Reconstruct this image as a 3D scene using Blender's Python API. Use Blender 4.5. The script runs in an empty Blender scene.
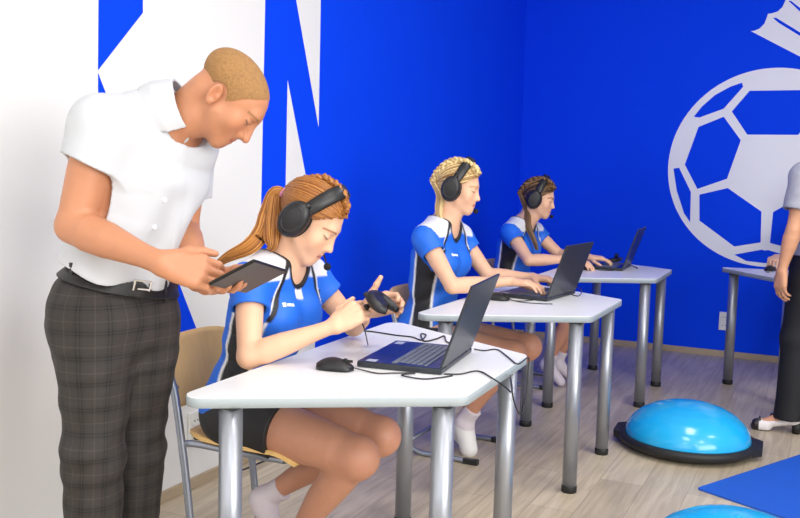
import bpy, bmesh, math, random, os
import numpy as np
from mathutils import Vector, Matrix

# ------------------------------------------------------------------ camera, light, exposure
# World frame: corner of the two walls at the origin, X along the back wall, -Y along the left wall towards the camera.
SC = bpy.context.scene
COL = SC.collection
FPX = 900.14
CAM = np.array([2.258, -6.952, 1.299])
FW = np.array([-.427, .899, -.097]); FW /= np.linalg.norm(FW)
RT = np.array([.902, .431, .026]); RT -= FW * (RT @ FW); RT /= np.linalg.norm(RT)
UP = np.cross(RT, FW)
cd = bpy.data.cameras.new('camera'); cam = bpy.data.objects.new('camera', cd); COL.objects.link(cam)
cd.sensor_width = 36; cd.lens = 36 * FPX / 800; cd.clip_start = .05
M = Matrix.Identity(4)
for i in range(3):
    M[i][0] = RT[i]; M[i][1] = UP[i]; M[i][2] = -FW[i]; M[i][3] = CAM[i]
cam.matrix_world = M
SC.camera = cam

world = bpy.data.worlds.new('world'); SC.world = world; world.use_nodes = True
bg = world.node_tree.nodes['Background']; bg.inputs[0].default_value = (1, .99, .97, 1); bg.inputs[1].default_value = .40

def area(name, loc, target, sx, sy, power, col=(1, 1, 1)):
    l = bpy.data.lights.new(name, 'AREA'); l.shape = 'RECTANGLE'; l.size = sx; l.size_y = sy; l.energy = power; l.color = col
    o = bpy.data.objects.new(name, l); COL.objects.link(o); o.location = loc
    o.rotation_euler = (Vector(target) - Vector(loc)).to_track_quat('-Z', 'Y').to_euler()
    return o
area('window_light', (5.2, -6.6, 1.8), (0, -5.0, 1.2), 3.6, 1.9, 150, (1, .995, .98))
area('front_window_light', (1.6, -9.4, 1.9), (1.0, -3, 1.0), 4.0, 1.8, 45, (1, 1, 1))
CEIL_H = 3.0
LAMPS = [(2.0, -7.2), (3.8, -7.2), (2.0, -5.2), (3.8, -5.2), (2.0, -3.2), (3.8, -3.2)]
for (x, y) in LAMPS:
    area('ceiling_lamp_light', (x, y, CEIL_H - .06), (x, y, 0), .55, .55, 15, (1, .99, .97))
SC.view_settings.view_transform = 'Standard'; SC.view_settings.look = 'None'
SC.view_settings.gamma = 1; SC.view_settings.use_curve_mapping = False
SC.view_settings.exposure = 0.16

SKIP = os.environ.get('SKIP', '')
rnd = random.Random(5)

# ------------------------------------------------------------------ helpers
def px(x, y, dep):
    return CAM + (FW + RT * ((x - 400) / FPX) + UP * ((259 - y) / FPX)) * dep
def pxp(x, y, ax, val):
    d = FW + RT * ((x - 400) / FPX) + UP * ((259 - y) / FPX)
    return CAM + d * ((val - CAM[ax]) / d[ax])
def A(*v): return np.array(v, float)
def nrm(v): v = np.asarray(v, float); return v / np.linalg.norm(v)

def lin(r, g, b):
    f = lambda c: (c / 255 / 12.92) if c <= 10 else ((c / 255 + .055) / 1.055) ** 2.4
    return (f(r), f(g), f(b))

def mat(name, col, rough=.5, metal=0., noise=0., nscale=20., bump=0., bscale=200., spec=.5, coat=0., sheen=0., stretch=None):
    m = bpy.data.materials.new(name); m.use_nodes = True
    nt = m.node_tree; b = nt.nodes['Principled BSDF']
    b.inputs['Base Color'].default_value = (*col, 1); b.inputs['Roughness'].default_value = rough; b.inputs['Metallic'].default_value = metal
    b.inputs['Specular IOR Level'].default_value = spec; b.inputs['Coat Weight'].default_value = coat; b.inputs['Sheen Weight'].default_value = sheen
    tc = nt.nodes.new('ShaderNodeTexCoord')
    src = tc.outputs['Object']
    if stretch:
        mp = nt.nodes.new('ShaderNodeMapping'); mp.inputs['Scale'].default_value = stretch; nt.links.new(src, mp.inputs[0]); src = mp.outputs[0]
    if noise:
        n = nt.nodes.new('ShaderNodeTexNoise'); n.inputs['Scale'].default_value = nscale; n.inputs['Detail'].default_value = 4
        r = nt.nodes.new('ShaderNodeMapRange'); r.inputs[3].default_value = 1 - noise; r.inputs[4].default_value = 1 + noise
        mx = nt.nodes.new('ShaderNodeVectorMath'); mx.operation = 'SCALE'; mx.inputs[0].default_value = col
        nt.links.new(src, n.inputs['Vector']); nt.links.new(n.outputs[0], r.inputs[0]); nt.links.new(r.outputs[0], mx.inputs['Scale'])
        nt.links.new(mx.outputs[0], b.inputs['Base Color'])
    if bump:
        n = nt.nodes.new('ShaderNodeTexNoise'); n.inputs['Scale'].default_value = bscale; n.inputs['Detail'].default_value = 3
        bp = nt.nodes.new('ShaderNodeBump'); bp.inputs['Strength'].default_value = bump; bp.inputs['Distance'].default_value = .002
        nt.links.new(src, n.inputs['Vector']); nt.links.new(n.outputs[0], bp.inputs['Height']); nt.links.new(bp.outputs[0], b.inputs['Normal'])
    return m

def colmat(name, rough=.5, sss=0., noise=.04, nscale=60., bump=0., bscale=300., sheen=0.):
    """colour comes from the mesh's own pattern attribute"""
    m = bpy.data.materials.new(name); m.use_nodes = True
    nt = m.node_tree; b = nt.nodes['Principled BSDF']
    at = nt.nodes.new('ShaderNodeAttribute'); at.attribute_name = 'Col'
    tc = nt.nodes.new('ShaderNodeTexCoord')
    n = nt.nodes.new('ShaderNodeTexNoise'); n.inputs['Scale'].default_value = nscale; n.inputs['Detail'].default_value = 3
    r = nt.nodes.new('ShaderNodeMapRange'); r.inputs[3].default_value = 1 - noise; r.inputs[4].default_value = 1 + noise
    mx = nt.nodes.new('ShaderNodeVectorMath'); mx.operation = 'SCALE'
    nt.links.new(tc.outputs['Object'], n.inputs['Vector']); nt.links.new(n.outputs[0], r.inputs[0])
    nt.links.new(at.outputs['Color'], mx.inputs[0]); nt.links.new(r.outputs[0], mx.inputs['Scale'])
    nt.links.new(mx.outputs[0], b.inputs['Base Color'])
    b.inputs['Roughness'].default_value = rough; b.inputs['Sheen Weight'].default_value = sheen
    if sss:
        b.inputs['Subsurface Weight'].default_value = sss; b.inputs['Subsurface Radius'].default_value = (.012, .004, .002); b.inputs['Subsurface Scale'].default_value = .6
    if bump:
        n2 = nt.nodes.new('ShaderNodeTexNoise'); n2.inputs['Scale'].default_value = bscale
        bp = nt.nodes.new('ShaderNodeBump'); bp.inputs['Strength'].default_value = bump; bp.inputs['Distance'].default_value = .001
        nt.links.new(tc.outputs['Object'], n2.inputs['Vector']); nt.links.new(n2.outputs[0], bp.inputs['Height']); nt.links.new(bp.outputs[0], b.inputs['Normal'])
    return m

class MB:
    """collects shapes, build() links them as ONE mesh object"""
    def __init__(s): s.bm = bmesh.new()
    def box(s, c, size, rz=0., bev=0., rot=None, seg=2):
        g = bmesh.ops.create_cube(s.bm, size=1)
        R = rot if rot is not None else Matrix.Rotation(rz, 3, 'Z')
        for v in g['verts']:
            v.co = Vector([v.co[i] * size[i] for i in range(3)])
        if bev:
            es = list({e for v in g['verts'] for e in v.link_edges})
            r = bmesh.ops.bevel(s.bm, geom=es, offset=bev, segments=seg, profile=.5, affect='EDGES')
            vs = {v for f in r['faces'] for v in f.verts} | {v for v in g['verts'] if v.is_valid}
        else: vs = g['verts']
        for v in vs: v.co = R @ v.co + Vector(c)
        return s
    def cyl(s, a, b, r, r2=None, n=20, caps=True):
        a, b = Vector(a), Vector(b); d = b - a; r2 = r if r2 is None else r2
        q = d.to_track_quat('Z', 'Y')
        ring = []
        for (p, rr) in ((a, r), (b, r2)):
            ring.append([s.bm.verts.new(p + q @ Vector((rr * math.cos(t * 2 * math.pi / n), rr * math.sin(t * 2 * math.pi / n), 0))) for t in range(n)])
        for i in range(n):
            f = s.bm.faces.new((ring[0][i], ring[0][(i + 1) % n], ring[1][(i + 1) % n], ring[1][i])); f.smooth = True
        if caps: s.bm.faces.new(ring[0][::-1]); s.bm.faces.new(ring[1])
        return s
    def tube(s, pts, r, n=8, radii=None, flat=1.):
        pts = [Vector(p) for p in pts]; prev = None; ups = None
        for i, p in enumerate(pts):
            t = (pts[min(i + 1, len(pts) - 1)] - pts[max(i - 1, 0)])
            if t.length < 1e-9: t = Vector((0, 0, 1))
            t.normalize()
            if ups is None:
                ups = t.orthogonal().normalized()
            else:
                ups = (ups - t * ups.dot(t))
                ups = ups.normalized() if ups.length > 1e-6 else t.orthogonal().normalized()
            sd = t.cross(ups); rr = radii[i] if radii is not None else r
            ring = [s.bm.verts.new(p + (ups * math.cos(k * 2 * math.pi / n) * flat + sd * math.sin(k * 2 * math.pi / n)) * rr) for k in range(n)]
            if prev:
                for k in range(n):
                    f = s.bm.faces.new((prev[k], prev[(k + 1) % n], ring[(k + 1) % n], ring[k])); f.smooth = True
            else: s.bm.faces.new(ring[::-1])
            prev = ring
        s.bm.faces.new(prev)
        return s
    def lathe(s, prof, c=(0, 0, 0), n=64):
        c = Vector(c); rings = []
        for (r, z) in prof:
            rings.append([s.bm.verts.new(c + Vector((r * math.cos(k * 2 * math.pi / n), r * math.sin(k * 2 * math.pi / n), z))) for k in range(n)] if r > 1e-6 else [s.bm.verts.new(c + Vector((0, 0, z)))])
        for a, b in zip(rings, rings[1:]):
            for k in range(n):
                q = [a[k % len(a)], a[(k + 1) % len(a)], b[(k + 1) % len(b)], b[k % len(b)]]
                q = list(dict.fromkeys(q))
                if len(q) > 2:
                    f = s.bm.faces.new(q); f.smooth = True
        return s
    def prism(s, poly, z0, z1, fn=None, bev=0.):
        """extruded outline; fn maps (x,y,z) to the world"""
        fn = fn or (lambda x, y, z: (x, y, z))
        lo = [s.bm.verts.new(fn(x, y, z0)) for x, y in poly]; hi = [s.bm.verts.new(fn(x, y, z1)) for x, y in poly]
        n = len(poly); s.bm.faces.new(lo[::-1]); s.bm.faces.new(hi)
        for i in range(n): s.bm.faces.new((lo[i], lo[(i + 1) % n], hi[(i + 1) % n], hi[i]))
        if bev:
            es = [e for e in s.bm.edges if (e.verts[0] in hi and e.verts[1] in hi) or (e.verts[0] in lo and e.verts[1] in lo)]
            bmesh.ops.bevel(s.bm, geom=es, offset=bev, segments=2, profile=.5, affect='EDGES')
        return s
    def build(s, name, m, parent=None, smooth=None):
        bmesh.ops.recalc_face_normals(s.bm, faces=s.bm.faces[:])
        me = bpy.data.meshes.new(name); s.bm.to_mesh(me); s.bm.free()
        me.materials.append(m)
        o = bpy.data.objects.new(name, me); COL.objects.link(o)
        if smooth is not None:
            me.polygons.foreach_set('use_smooth', [smooth] * len(me.polygons))
        if parent: o.parent = parent
        return o

def tag(o, label=None, cat=None, group=None, kind=None):
    if label: o['label'] = label
    if cat: o['category'] = cat
    if group: o['group'] = group
    if kind: o['kind'] = kind
    return o
def thing(name, label, cat, loc=(0, 0, 0), rz=0., group=None):
    o = bpy.data.objects.new(name, None); COL.objects.link(o); o.location = loc; o.rotation_euler = (0, 0, rz); o.empty_display_size = .1
    return tag(o, label, cat, group)
def dup(o, loc, rz, label):
    def rec(s, par):
        c = s.copy(); COL.objects.link(c)
        if par is not None: c.parent = par
        for ch in s.children: rec(ch, c)
        return c
    r = rec(o, None); r.location = loc; r.rotation_euler = (0, 0, rz)
    r['label'] = label
    return r

def smooth_path(pts, n=8):
    P = [np.array(p, float) for p in pts]; P = [2 * P[0] - P[1]] + P + [2 * P[-1] - P[-2]]
    out = []
    for i in range(1, len(P) - 2):
        for k in range(n):
            t = k / n
            out.append(.5 * ((2 * P[i]) + (P[i + 1] - P[i - 1]) * t + (2 * P[i - 1] - 5 * P[i] + 4 * P[i + 1] - P[i + 2]) * t * t + (-P[i - 1] + 3 * P[i] - 3 * P[i + 1] + P[i + 2]) * t ** 3))
    out.append(P[-2]); return out

# ------------------------------------------------------------------ materials
BLUE = (.0, .057, .86)
m_white = mat('white_wall_paint', (.83, .83, .82), .6, noise=.015, nscale=3, bump=.08, bscale=350)
m_blue = mat('blue_wall_paint', BLUE, .75, noise=.03, nscale=4, bump=.08, bscale=350, spec=.12)
m_emblem = mat('white_mural_paint', (.88, .90, .94), .6, noise=.02, nscale=8)
m_ceil = mat('ceiling_paint', (.85, .85, .85), .8)
m_skirt = mat('wooden_baseboard', lin(176, 158, 132), .5, noise=.12, nscale=14, stretch=(1, 1, 6))
m_top = mat('white_laminate', (.86, .87, .88), .35, noise=.01, nscale=200)
m_edge = mat('grey_edge_band', lin(176, 188, 196), .45)
m_leg = mat('silver_grey_steel', (.36, .38, .43), .36, metal=.7, noise=.02, nscale=90)
m_rub = mat('black_rubber', (.012, .012, .013), .55)
m_blk = mat('black_plastic', (.012, .012, .014), .38, bump=.05, bscale=900)
m_glossblk = mat('gloss_black', (.008, .008, .010), .12, coat=.4)
m_lapshell = mat('dark_laptop_shell', (.022, .026, .034), .33, noise=.05, nscale=300)
m_deck = mat('navy_laptop_deck', (.012, .025, .12), .35)
m_key = mat('grey_key', (.16, .18, .22), .5)
m_sticker = mat('pale_sticker', (.45, .5, .6), .4)
m_ply = mat('beech_plywood', lin(232, 190, 122), .42, noise=.10, nscale=9, stretch=(6, 6, 1))
m_plyedge = mat('plywood_edge', lin(196, 150, 96), .5, noise=.15, nscale=60)
m_tube = mat('grey_chair_tube', (.30, .33, .40), .35, metal=.7)
m_bosu = mat('sky_blue_vinyl', (.015, .43, .84), .2, noise=.03, nscale=6, coat=.25, spec=.55)
m_mat = mat('blue_foam_mat', (.008, .10, .56), .6, noise=.10, nscale=5, bump=.3, bscale=60)
m_sock = mat('white_socket_plastic', (.80, .80, .78), .35)
m_foam = mat('black_foam', (.010, .010, .012), .9, bump=.6, bscale=700)
m_metal = mat('chrome_metal', (.7, .7, .7), .2, metal=1)
m_belt = mat('black_leather', (.004, .004, .004), .45, bump=.2, bscale=300)

def floor_mat():
    m = bpy.data.materials.new('pale_oak_planks'); m.use_nodes = True; nt = m.node_tree; L = nt.links; b = nt.nodes['Principled BSDF']
    N = lambda t: nt.nodes.new('ShaderNode' + t)
    tc = N('TexCoord'); mp = N('Mapping'); mp.inputs['Rotation'].default_value = (0, 0, math.pi / 2); L.new(tc.outputs['Object'], mp.inputs[0])
    br = N('TexBrick'); br.inputs['Scale'].default_value = 1; br.offset = .37; br.inputs['Brick Width'].default_value = 1.2; br.inputs['Row Height'].default_value = .18
    br.inputs['Mortar Size'].default_value = .0016; br.inputs['Mortar Smooth'].default_value = .3; br.inputs['Bias'].default_value = 0
    br.inputs['Color1'].default_value = (*lin(208, 194, 170), 1); br.inputs['Color2'].default_value = (*lin(184, 170, 147), 1); br.inputs['Mortar'].default_value = (*lin(158, 145, 125), 1)
    L.new(mp.outputs[0], br.inputs['Vector'])
    mp2 = N('Mapping'); mp2.inputs['Scale'].default_value = (14, 1.1, 1); L.new(tc.outputs['Object'], mp2.inputs[0])
    n1 = N('TexNoise'); n1.inputs['Scale'].default_value = 2.4; n1.inputs['Detail'].default_value = 7; n1.inputs['Distortion'].default_value = .9; L.new(mp2.outputs[0], n1.inputs['Vector'])
    cr = N('ValToRGB'); cr.color_ramp.elements[0].position = .34; cr.color_ramp.elements[0].color = (.66, .63, .58, 1); cr.color_ramp.elements[1].position = .66; cr.color_ramp.elements[1].color = (1.12, 1.12, 1.12, 1)
    L.new(n1.outputs[0], cr.inputs[0])
    mx = N('Mix'); mx.data_type = 'RGBA'; mx.blend_type = 'MULTIPLY'; mx.inputs[0].default_value = .6
    L.new(br.outputs['Color'], mx.inputs[6]); L.new(cr.outputs[0], mx.inputs[7]); L.new(mx.outputs[2], b.inputs['Base Color'])
    b.inputs['Roughness'].default_value = .38
    bp = N('Bump'); bp.inputs['Strength'].default_value = .12; bp.inputs['Distance'].default_value = .002; L.new(n1.outputs[0], bp.inputs['Height']); L.new(bp.outputs[0], b.inputs['Normal'])
    return m
m_floor = floor_mat()

# ------------------------------------------------------------------ room shell
def struct(o): o['kind'] = 'structure'; return o
RX, RY = 6.0, -9.6
struct(MB().box((RX / 2 - .1, RY / 2, -.05), (RX + .4, -RY + .4, .1)).build('floor', m_floor))
struct(MB().box((RX / 2 - .1, RY / 2, CEIL_H + .05), (RX + .4, -RY + .4, .1)).build('ceiling', m_ceil))
wl = struct(MB().box((-.05, RY / 2, CEIL_H / 2), (.1, -RY, CEIL_H)).build('wall_left', m_white))
wb = struct(MB().box((RX / 2 - .05, .05, CEIL_H / 2), (RX + .1, .1, CEIL_H)).build('wall_back', m_blue))
BBH = .045
struct(MB().box((.007, RY / 2, BBH / 2), (.014, -RY, BBH), bev=.003).build('baseboard_left', m_skirt))
struct(MB().box((RX / 2 + .007, -.007, BBH / 2), (RX - .014, .014, BBH), bev=.003).build('baseboard_back', m_skirt))

def wall_poly(poly, name, m, parent, side, t=.0015):
    mb = MB()
    if side == 'left': mb.prism(poly, 0, t, lambda y, z, d: (d, y, z))
    else: mb.prism(poly, 0, t, lambda x, z, d: (x, -d, z))
    return mb.build(name, m, parent)
# blue paint on the left wall: the big field, and the strokes of the letters
wall_poly([(-3.155, BBH), (0, BBH), (0, CEIL_H), (-3.155, CEIL_H)], 'blue_field', m_blue, wl, 'left', .001)
wall_poly([(-3.640, .60), (-3.448, .60), (-3.448, 1.16), (-3.440, 1.705), (-3.06, .60), (-3.155, .60), (-3.155, 1.49), (-3.405, 2.09), (-3.405, 2.75), (-3.615, 2.75)][:0] or
          [(-3.645, .60), (-3.450, .60), (-3.438, 1.704), (-3.156, .985), (-3.154, .985), (-3.154, 1.49), (-3.162, 1.513), (-3.452, 2.26), (-3.64, 2.26), (-3.622, 2.021)], 'letter', m_blue, wl, 'left')
wall_poly([(-4.612, 1.612), (-4.392, 1.838), (-4.39, 2.26), (-4.600, 2.26)], 'letter', m_blue, wl, 'left')
wall_poly([(-4.612, 1.602), (-4.612, .60), (-4.055, .60)], 'letter', m_blue, wl, 'left')

# ---- football mural on the back wall, traced on the wall's own plane
def bw(x, y): p = pxp(x, y, 1, 0.); return (p[0], p[2])
BCX, BCZ, BR = 1.856, 1.388, .706
disc = [(BCX + BR * math.cos(t * math.pi / 48), BCZ + BR * math.sin(t * math.pi / 48)) for t in range(96)]
wall_poly(disc, 'football_emblem', m_emblem, wb, 'back', .001)
zs = lambda pts: [bw(650 + x / 2.467, 60 + y / 2.467) for x, y in pts]
mir = lambda poly: [(2 * BCX - x, z) for x, z in poly][::-1]
pA = zs([(108, 140), (128, 115), (160, 87), (198, 66), (227, 56), (230, 66), (182, 120), (122, 142)])
pC = zs([(120, 165), (182, 140), (224, 198), (190, 293), (117, 318), (86, 258)])
pD = zs([(58, 268), (72, 266), (101, 326), (99, 400), (84, 378), (66, 322)])
pE = zs([(122, 332), (192, 316), (275, 374), (273, 450), (208, 460), (122, 396)])
pB1 = zs([(202, 127), (246, 76)]) ; pB2 = zs([(240, 184)])
pB = pB1 + mir(zs([(246, 76), (202, 127)]))[::-1][:0]
bx_ = lambda p: (2 * BCX - p[0], p[1])
q = zs([(240, 184), (202, 127), (246, 76)])
pB = q + [bx_(q[2]), bx_(q[1]), bx_(q[0])]
q = zs([(208, 480), (275, 468), (286, 470)])
pF = [q[0], q[1], (BCX, q[2][1]), bx_(q[1]), bx_(q[0]), (BCX + .12, BCZ - BR + .035), (BCX, BCZ - BR + .028), (BCX - .12, BCZ - BR + .035)]
for p in (pA, pC, pD, pE, pB, pF, mir(pA), mir(pC), mir(pD), mir(pE)):
    wall_poly(p, 'emblem_patch', m_blue, wb, 'back', .002)
zt = lambda pts: [bw(700 + x / 3.7, y / 3.7) for x, y in pts]
q = zt([(188, 115), (200, 114), (220, 106), (238, 88), (246, 68), (252, 51), (268, 49), (288, 42), (305, 26), (316, 2), (322, -24)])
wall_poly(q + [(2.42, 2.50), (2.42, 1.93)], 'boot_emblem', m_emblem, wb, 'back', .001)
for pts in ([(270, 66), (282, 66), (372, 121), (372, 134), (290, 84)], [(326, 2), (338, 4), (372, 31), (372, 44)]):
    wall_poly(zt(pts), 'emblem_stripe', m_blue, wb, 'back', .002)

# sockets
def socket(name, label, base, ax):
    t = thing(name, label, 'socket', base)
    n = Vector((1, 0, 0)) if ax == 0 else Vector((0, -1, 0)); s = Vector((0, 1, 0)) if ax == 0 else Vector((1, 0, 0))
    w, h = .075, .135
    sz = (.012, w, h) if ax == 0 else (w, .012, h)
    MB().box(n * .006, sz, bev=.004).build('plate', m_sock, t)
    for dz in (-.031, .031):
        c = Vector((0, 0, dz)) + n * .012
        o = MB().cyl(c, c + n * .003, .024, n=24).build('outlet', m_sock, t)
        mb = MB()
        for k in (-.0095, .0095): mb.cyl(c + n * .0032 + s * k, c + n * .0042 + s * k, .0032, n=10)
        mb.build('pin_hole', m_rub, o)
    return t
socket('wall_socket', 'white double wall socket low on the blue wall beside the far right table leg', (1.612, 0, .264), 1)
sk = socket('wall_socket', 'white wall socket with a black plug on the white wall behind the nearest chair', (0, -4.10, .25), 0)
pl = thing('power_plug', 'black plug pushed into the socket behind the nearest wooden chair', 'plug', (.016, -4.10, .219))
MB().cyl((0, 0, 0), (.045, 0, 0), .019, .014, n=16).build('plug_body', m_blk, pl)
MB().tube(smooth_path([(.045, 0, 0), (.09, .01, -.02), (.10, .06, -.12), (.07, .16, -.19), (.06, .5, -.214)]), .004).build('cord', m_blk, pl)

# ceiling lamps (their light areas sit right under the diffusers)
for i, (x, y) in enumerate(LAMPS):
    t = thing('ceiling_lamp', 'square recessed ceiling lamp panel above the room', 'lamp', (x, y, CEIL_H), group='square ceiling lamps')
    MB().box((0, 0, -.015), (.62, .62, .03)).build('frame', m_sock, t)
    MB().box((0, 0, -.034), (.57, .57, .008)).build('diffuser', m_top, t)

# ------------------------------------------------------------------ tables
TOPZ, THK = .738, .026
def rounded(poly, rads, n=6):
    out = []; N_ = len(poly)
    for i in range(N_):
        p = A(*poly[i]); a = nrm(A(*poly[i - 1]) - p); b = nrm(A(*poly[(i + 1) % N_]) - p)
        ang = math.acos(np.clip(a @ b, -1, 1)); r = rads[i]; d = r / math.tan(ang / 2)
        c = p + nrm(a + b) * (r / math.sin(ang / 2)); s = p + a * d - c; e = p + b * d - c
        a0 = math.atan2(s[1], s[0]); a1 = math.atan2(e[1], e[0]); da = (a1 - a0 + math.pi) % (2 * math.pi) - math.pi
        for k in range(n + 1): out.append((c[0] + r * math.cos(a0 + da * k / n), c[1] + r * math.sin(a0 + da * k / n)))
    return out
def make_table(label, loc, rz):
    t = thing('trapezoid_table', label, 'table', loc, rz, 'white trapezoid classroom tables')
    poly = rounded([(-.335, -.668), (.292, -.294), (.292, .294), (-.335, .668)], [.045, .045, .045, .045])
    MB().prism(poly, TOPZ - THK + .0015, TOPZ, bev=.0015).build('tabletop', m_top, t)
    inn = [(x * 1.0015, y * 1.001) for x, y in poly]
    mb = MB(); 
    lo = [mb.bm.verts.new((x, y, TOPZ - THK)) for x, y in inn]; hi = [mb.bm.verts.new((x, y, TOPZ - .002)) for x, y in inn]
    n = len(inn)
    for i in range(n): mb.bm.faces.new((lo[i], lo[(i + 1) % n], hi[(i + 1) % n], hi[i])).smooth = True
    mb.bm.faces.new(lo[::-1])
    mb.build('edge_band', m_edge, t)
    for (x, y) in ((-.23, -.564), (-.23, .564), (.23, -.289), (.23, .289)):
        l = MB().cyl((x, y, .028), (x, y, TOPZ - THK), .0295, n=32).build('leg', m_leg, t)
        mb = MB(); mb.lathe([(0, 0), (.029, 0), (.0315, .003), (.0315, .026), (.0298, .029), (0, .029)], (x, y, 0), 32); mb.build('rubber_foot', m_rub, l)
        MB().box((x, y, TOPZ - THK - .003), (.060, .060, .006), bev=.001).build('mounting_plate', m_blk, l)
    return t
TB = [(1.158, -4.58, .038), (1.132, -3.09, -.002), (1.117, -1.531, .012)]
t1 = make_table('nearest white trapezoid table, carrying a black mouse and an open laptop', (TB[0][0], TB[0][1], 0), TB[0][2])
dup(t1, (TB[1][0], TB[1][1], 0), TB[1][2], 'middle white trapezoid table, where the blonde player types on a laptop')
dup(t1, (TB[2][0], TB[2][1], 0), TB[2][2], 'farthest white trapezoid table along the left wall, nearest the room corner')
th = -math.pi / 2 + math.radians(8); u = A(math.cos(th), math.sin(th)); v = A(-u[1], u[0])
c4 = A(1.739, -.928) - (u * -.23 + v * -.564)
dup(t1, (c4[0], c4[1], 0), th, 'white trapezoid table at the right against the blue wall, behind the standing woman')

# ------------------------------------------------------------------ chairs
def make_chair(label, loc, rz):
    """origin on the floor under the seat's rear; the sitter faces +X"""
    t = thing('school_chair', label, 'chair', loc, rz, 'wooden school chairs on grey tube frames')
    def sheet(fn, nu, nv, th):
        mb = MB(); P = np.array([[fn(i / nu * 2 - 1, j / nv) for j in range(nv + 1)] for i in range(nu + 1)])
        gu = np.gradient(P, axis=0); gv = np.gradient(P, axis=1); Nn = np.cross(gu, gv); Nn /= np.linalg.norm(Nn, axis=2, keepdims=True)
        Aa = P + Nn * th / 2; Bb = P - Nn * th / 2
        va = [[mb.bm.verts.new(Aa[i, j]) for j in range(nv + 1)] for i in range(nu + 1)]; vb = [[mb.bm.verts.new(Bb[i, j]) for j in range(nv + 1)] for i in range(nu + 1)]
        for i in range(nu):
            for j in range(nv):
                mb.bm.faces.new((va[i][j], va[i + 1][j], va[i + 1][j + 1], va[i][j + 1])).smooth = True
                mb.bm.faces.new((vb[i][j + 1], vb[i + 1][j + 1], vb[i + 1][j], vb[i][j])).smooth = True
        for i in range(nu):
            mb.bm.faces.new((va[i + 1][0], va[i][0], vb[i][0], vb[i + 1][0])); mb.bm.faces.new((va[i][nv], va[i + 1][nv], vb[i + 1][nv], vb[i][nv]))
        for j in range(nv):
            mb.bm.faces.new((va[0][j], va[0][j + 1], vb[0][j + 1], vb[0][j])); mb.bm.faces.new((va[nu][j + 1], va[nu][j], vb[nu][j], vb[nu][j + 1]))
        return mb
    def back(s, w):   # s -1..1 across, w 0..1 up
        sup = 1 - .10 * max(0, (abs(w - .5) * 2) ** 4)
        y = s * .195 * sup
        x = .035 - .055 * w + .0 - .035 * (1 - s * s)
        z = .530 + .225 * w - .018 * (s * s) ** 2 * (1 if w > .5 else -1) * abs(2 * w - 1)
        return (x, y, z)
    def seat(s, w):   # w 0 rear..1 front
        hw = .17 + .025 * math.sin(min(1, w * 1.3) * math.pi / 2)
        y = s * hw * (1 - .12 * max(0, (abs(w - .5) * 2)) ** 6)
        x = .055 + .395 * w + .010 * (1 - s * s) * (1 if w > .5 else -1) * abs(2 * w - 1)
        z = .452 - .012 * math.sin(w * math.pi) * (1 - s * s) - .035 * max(0, (w - .8) / .2) ** 2 + .012 * (1 - min(1, w / .2)) ** 2
        return (x, y, z)
    sheet(back, 16, 12, .011).build('backrest', m_ply, t)
    sheet(seat, 16, 20, .012).build('seat', m_ply, t)
    for s in (-1, 1):
        y = s * .186
        f = MB().tube(smooth_path([(-.018, y, .725), (.008, y, .64), (.028, y, .57), (.062, y, .36), (.088, y, .16), (.105, y, .055), (.150, y, .016), (.25, y, .013), (.42, y, .013)], 6), .0125, 12).build('side_frame', m_tube, t)
        MB().box((.41, y, .0125), (.07, .03, .025), bev=.004).build('end_cap', m_rub, f)
        MB().tube(smooth_path([(.050, y, .43), (.10, s * .17, .432), (.30, s * .165, .425), (.40, s * .15, .42)], 6), .011, 10).build('seat_rail', m_tube, t)
        for z in (.605, .70):
            xx = -.018 + (.725 - z) / .19 * .046
            MB().cyl((xx - .012, y * .93, z), (xx + .014, y * .93, z), .006, n=10).build('bolt', m_metal, t)
    MB().tube([(.40, -.15, .42), (.40, .15, .42)], .011, 10).build('cross_bar', m_tube, t)
    MB().tube([(.105, -.186, .062), (.105, .186, .062)], .010, 10).build('cross_bar', m_tube, t)
    return t
CH = [(.415, -4.57, .04), (.47, -3.07, .0), (.36, -1.53, 0)]
ch1 = make_chair('wooden school chair under the red-haired player, nearest the camera', (*CH[0][:2], 0), CH[0][2])
dup(ch1, (*CH[1][:2], 0), CH[1][2], 'wooden school chair under the blonde player at the middle table')
dup(ch1, (*CH[2][:2], 0), CH[2][2], 'wooden school chair under the player at the farthest table')
dup(ch1, (2.36, -.30, 0), -math.pi / 2, 'wooden school chair behind the right table by the blue wall')

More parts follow.
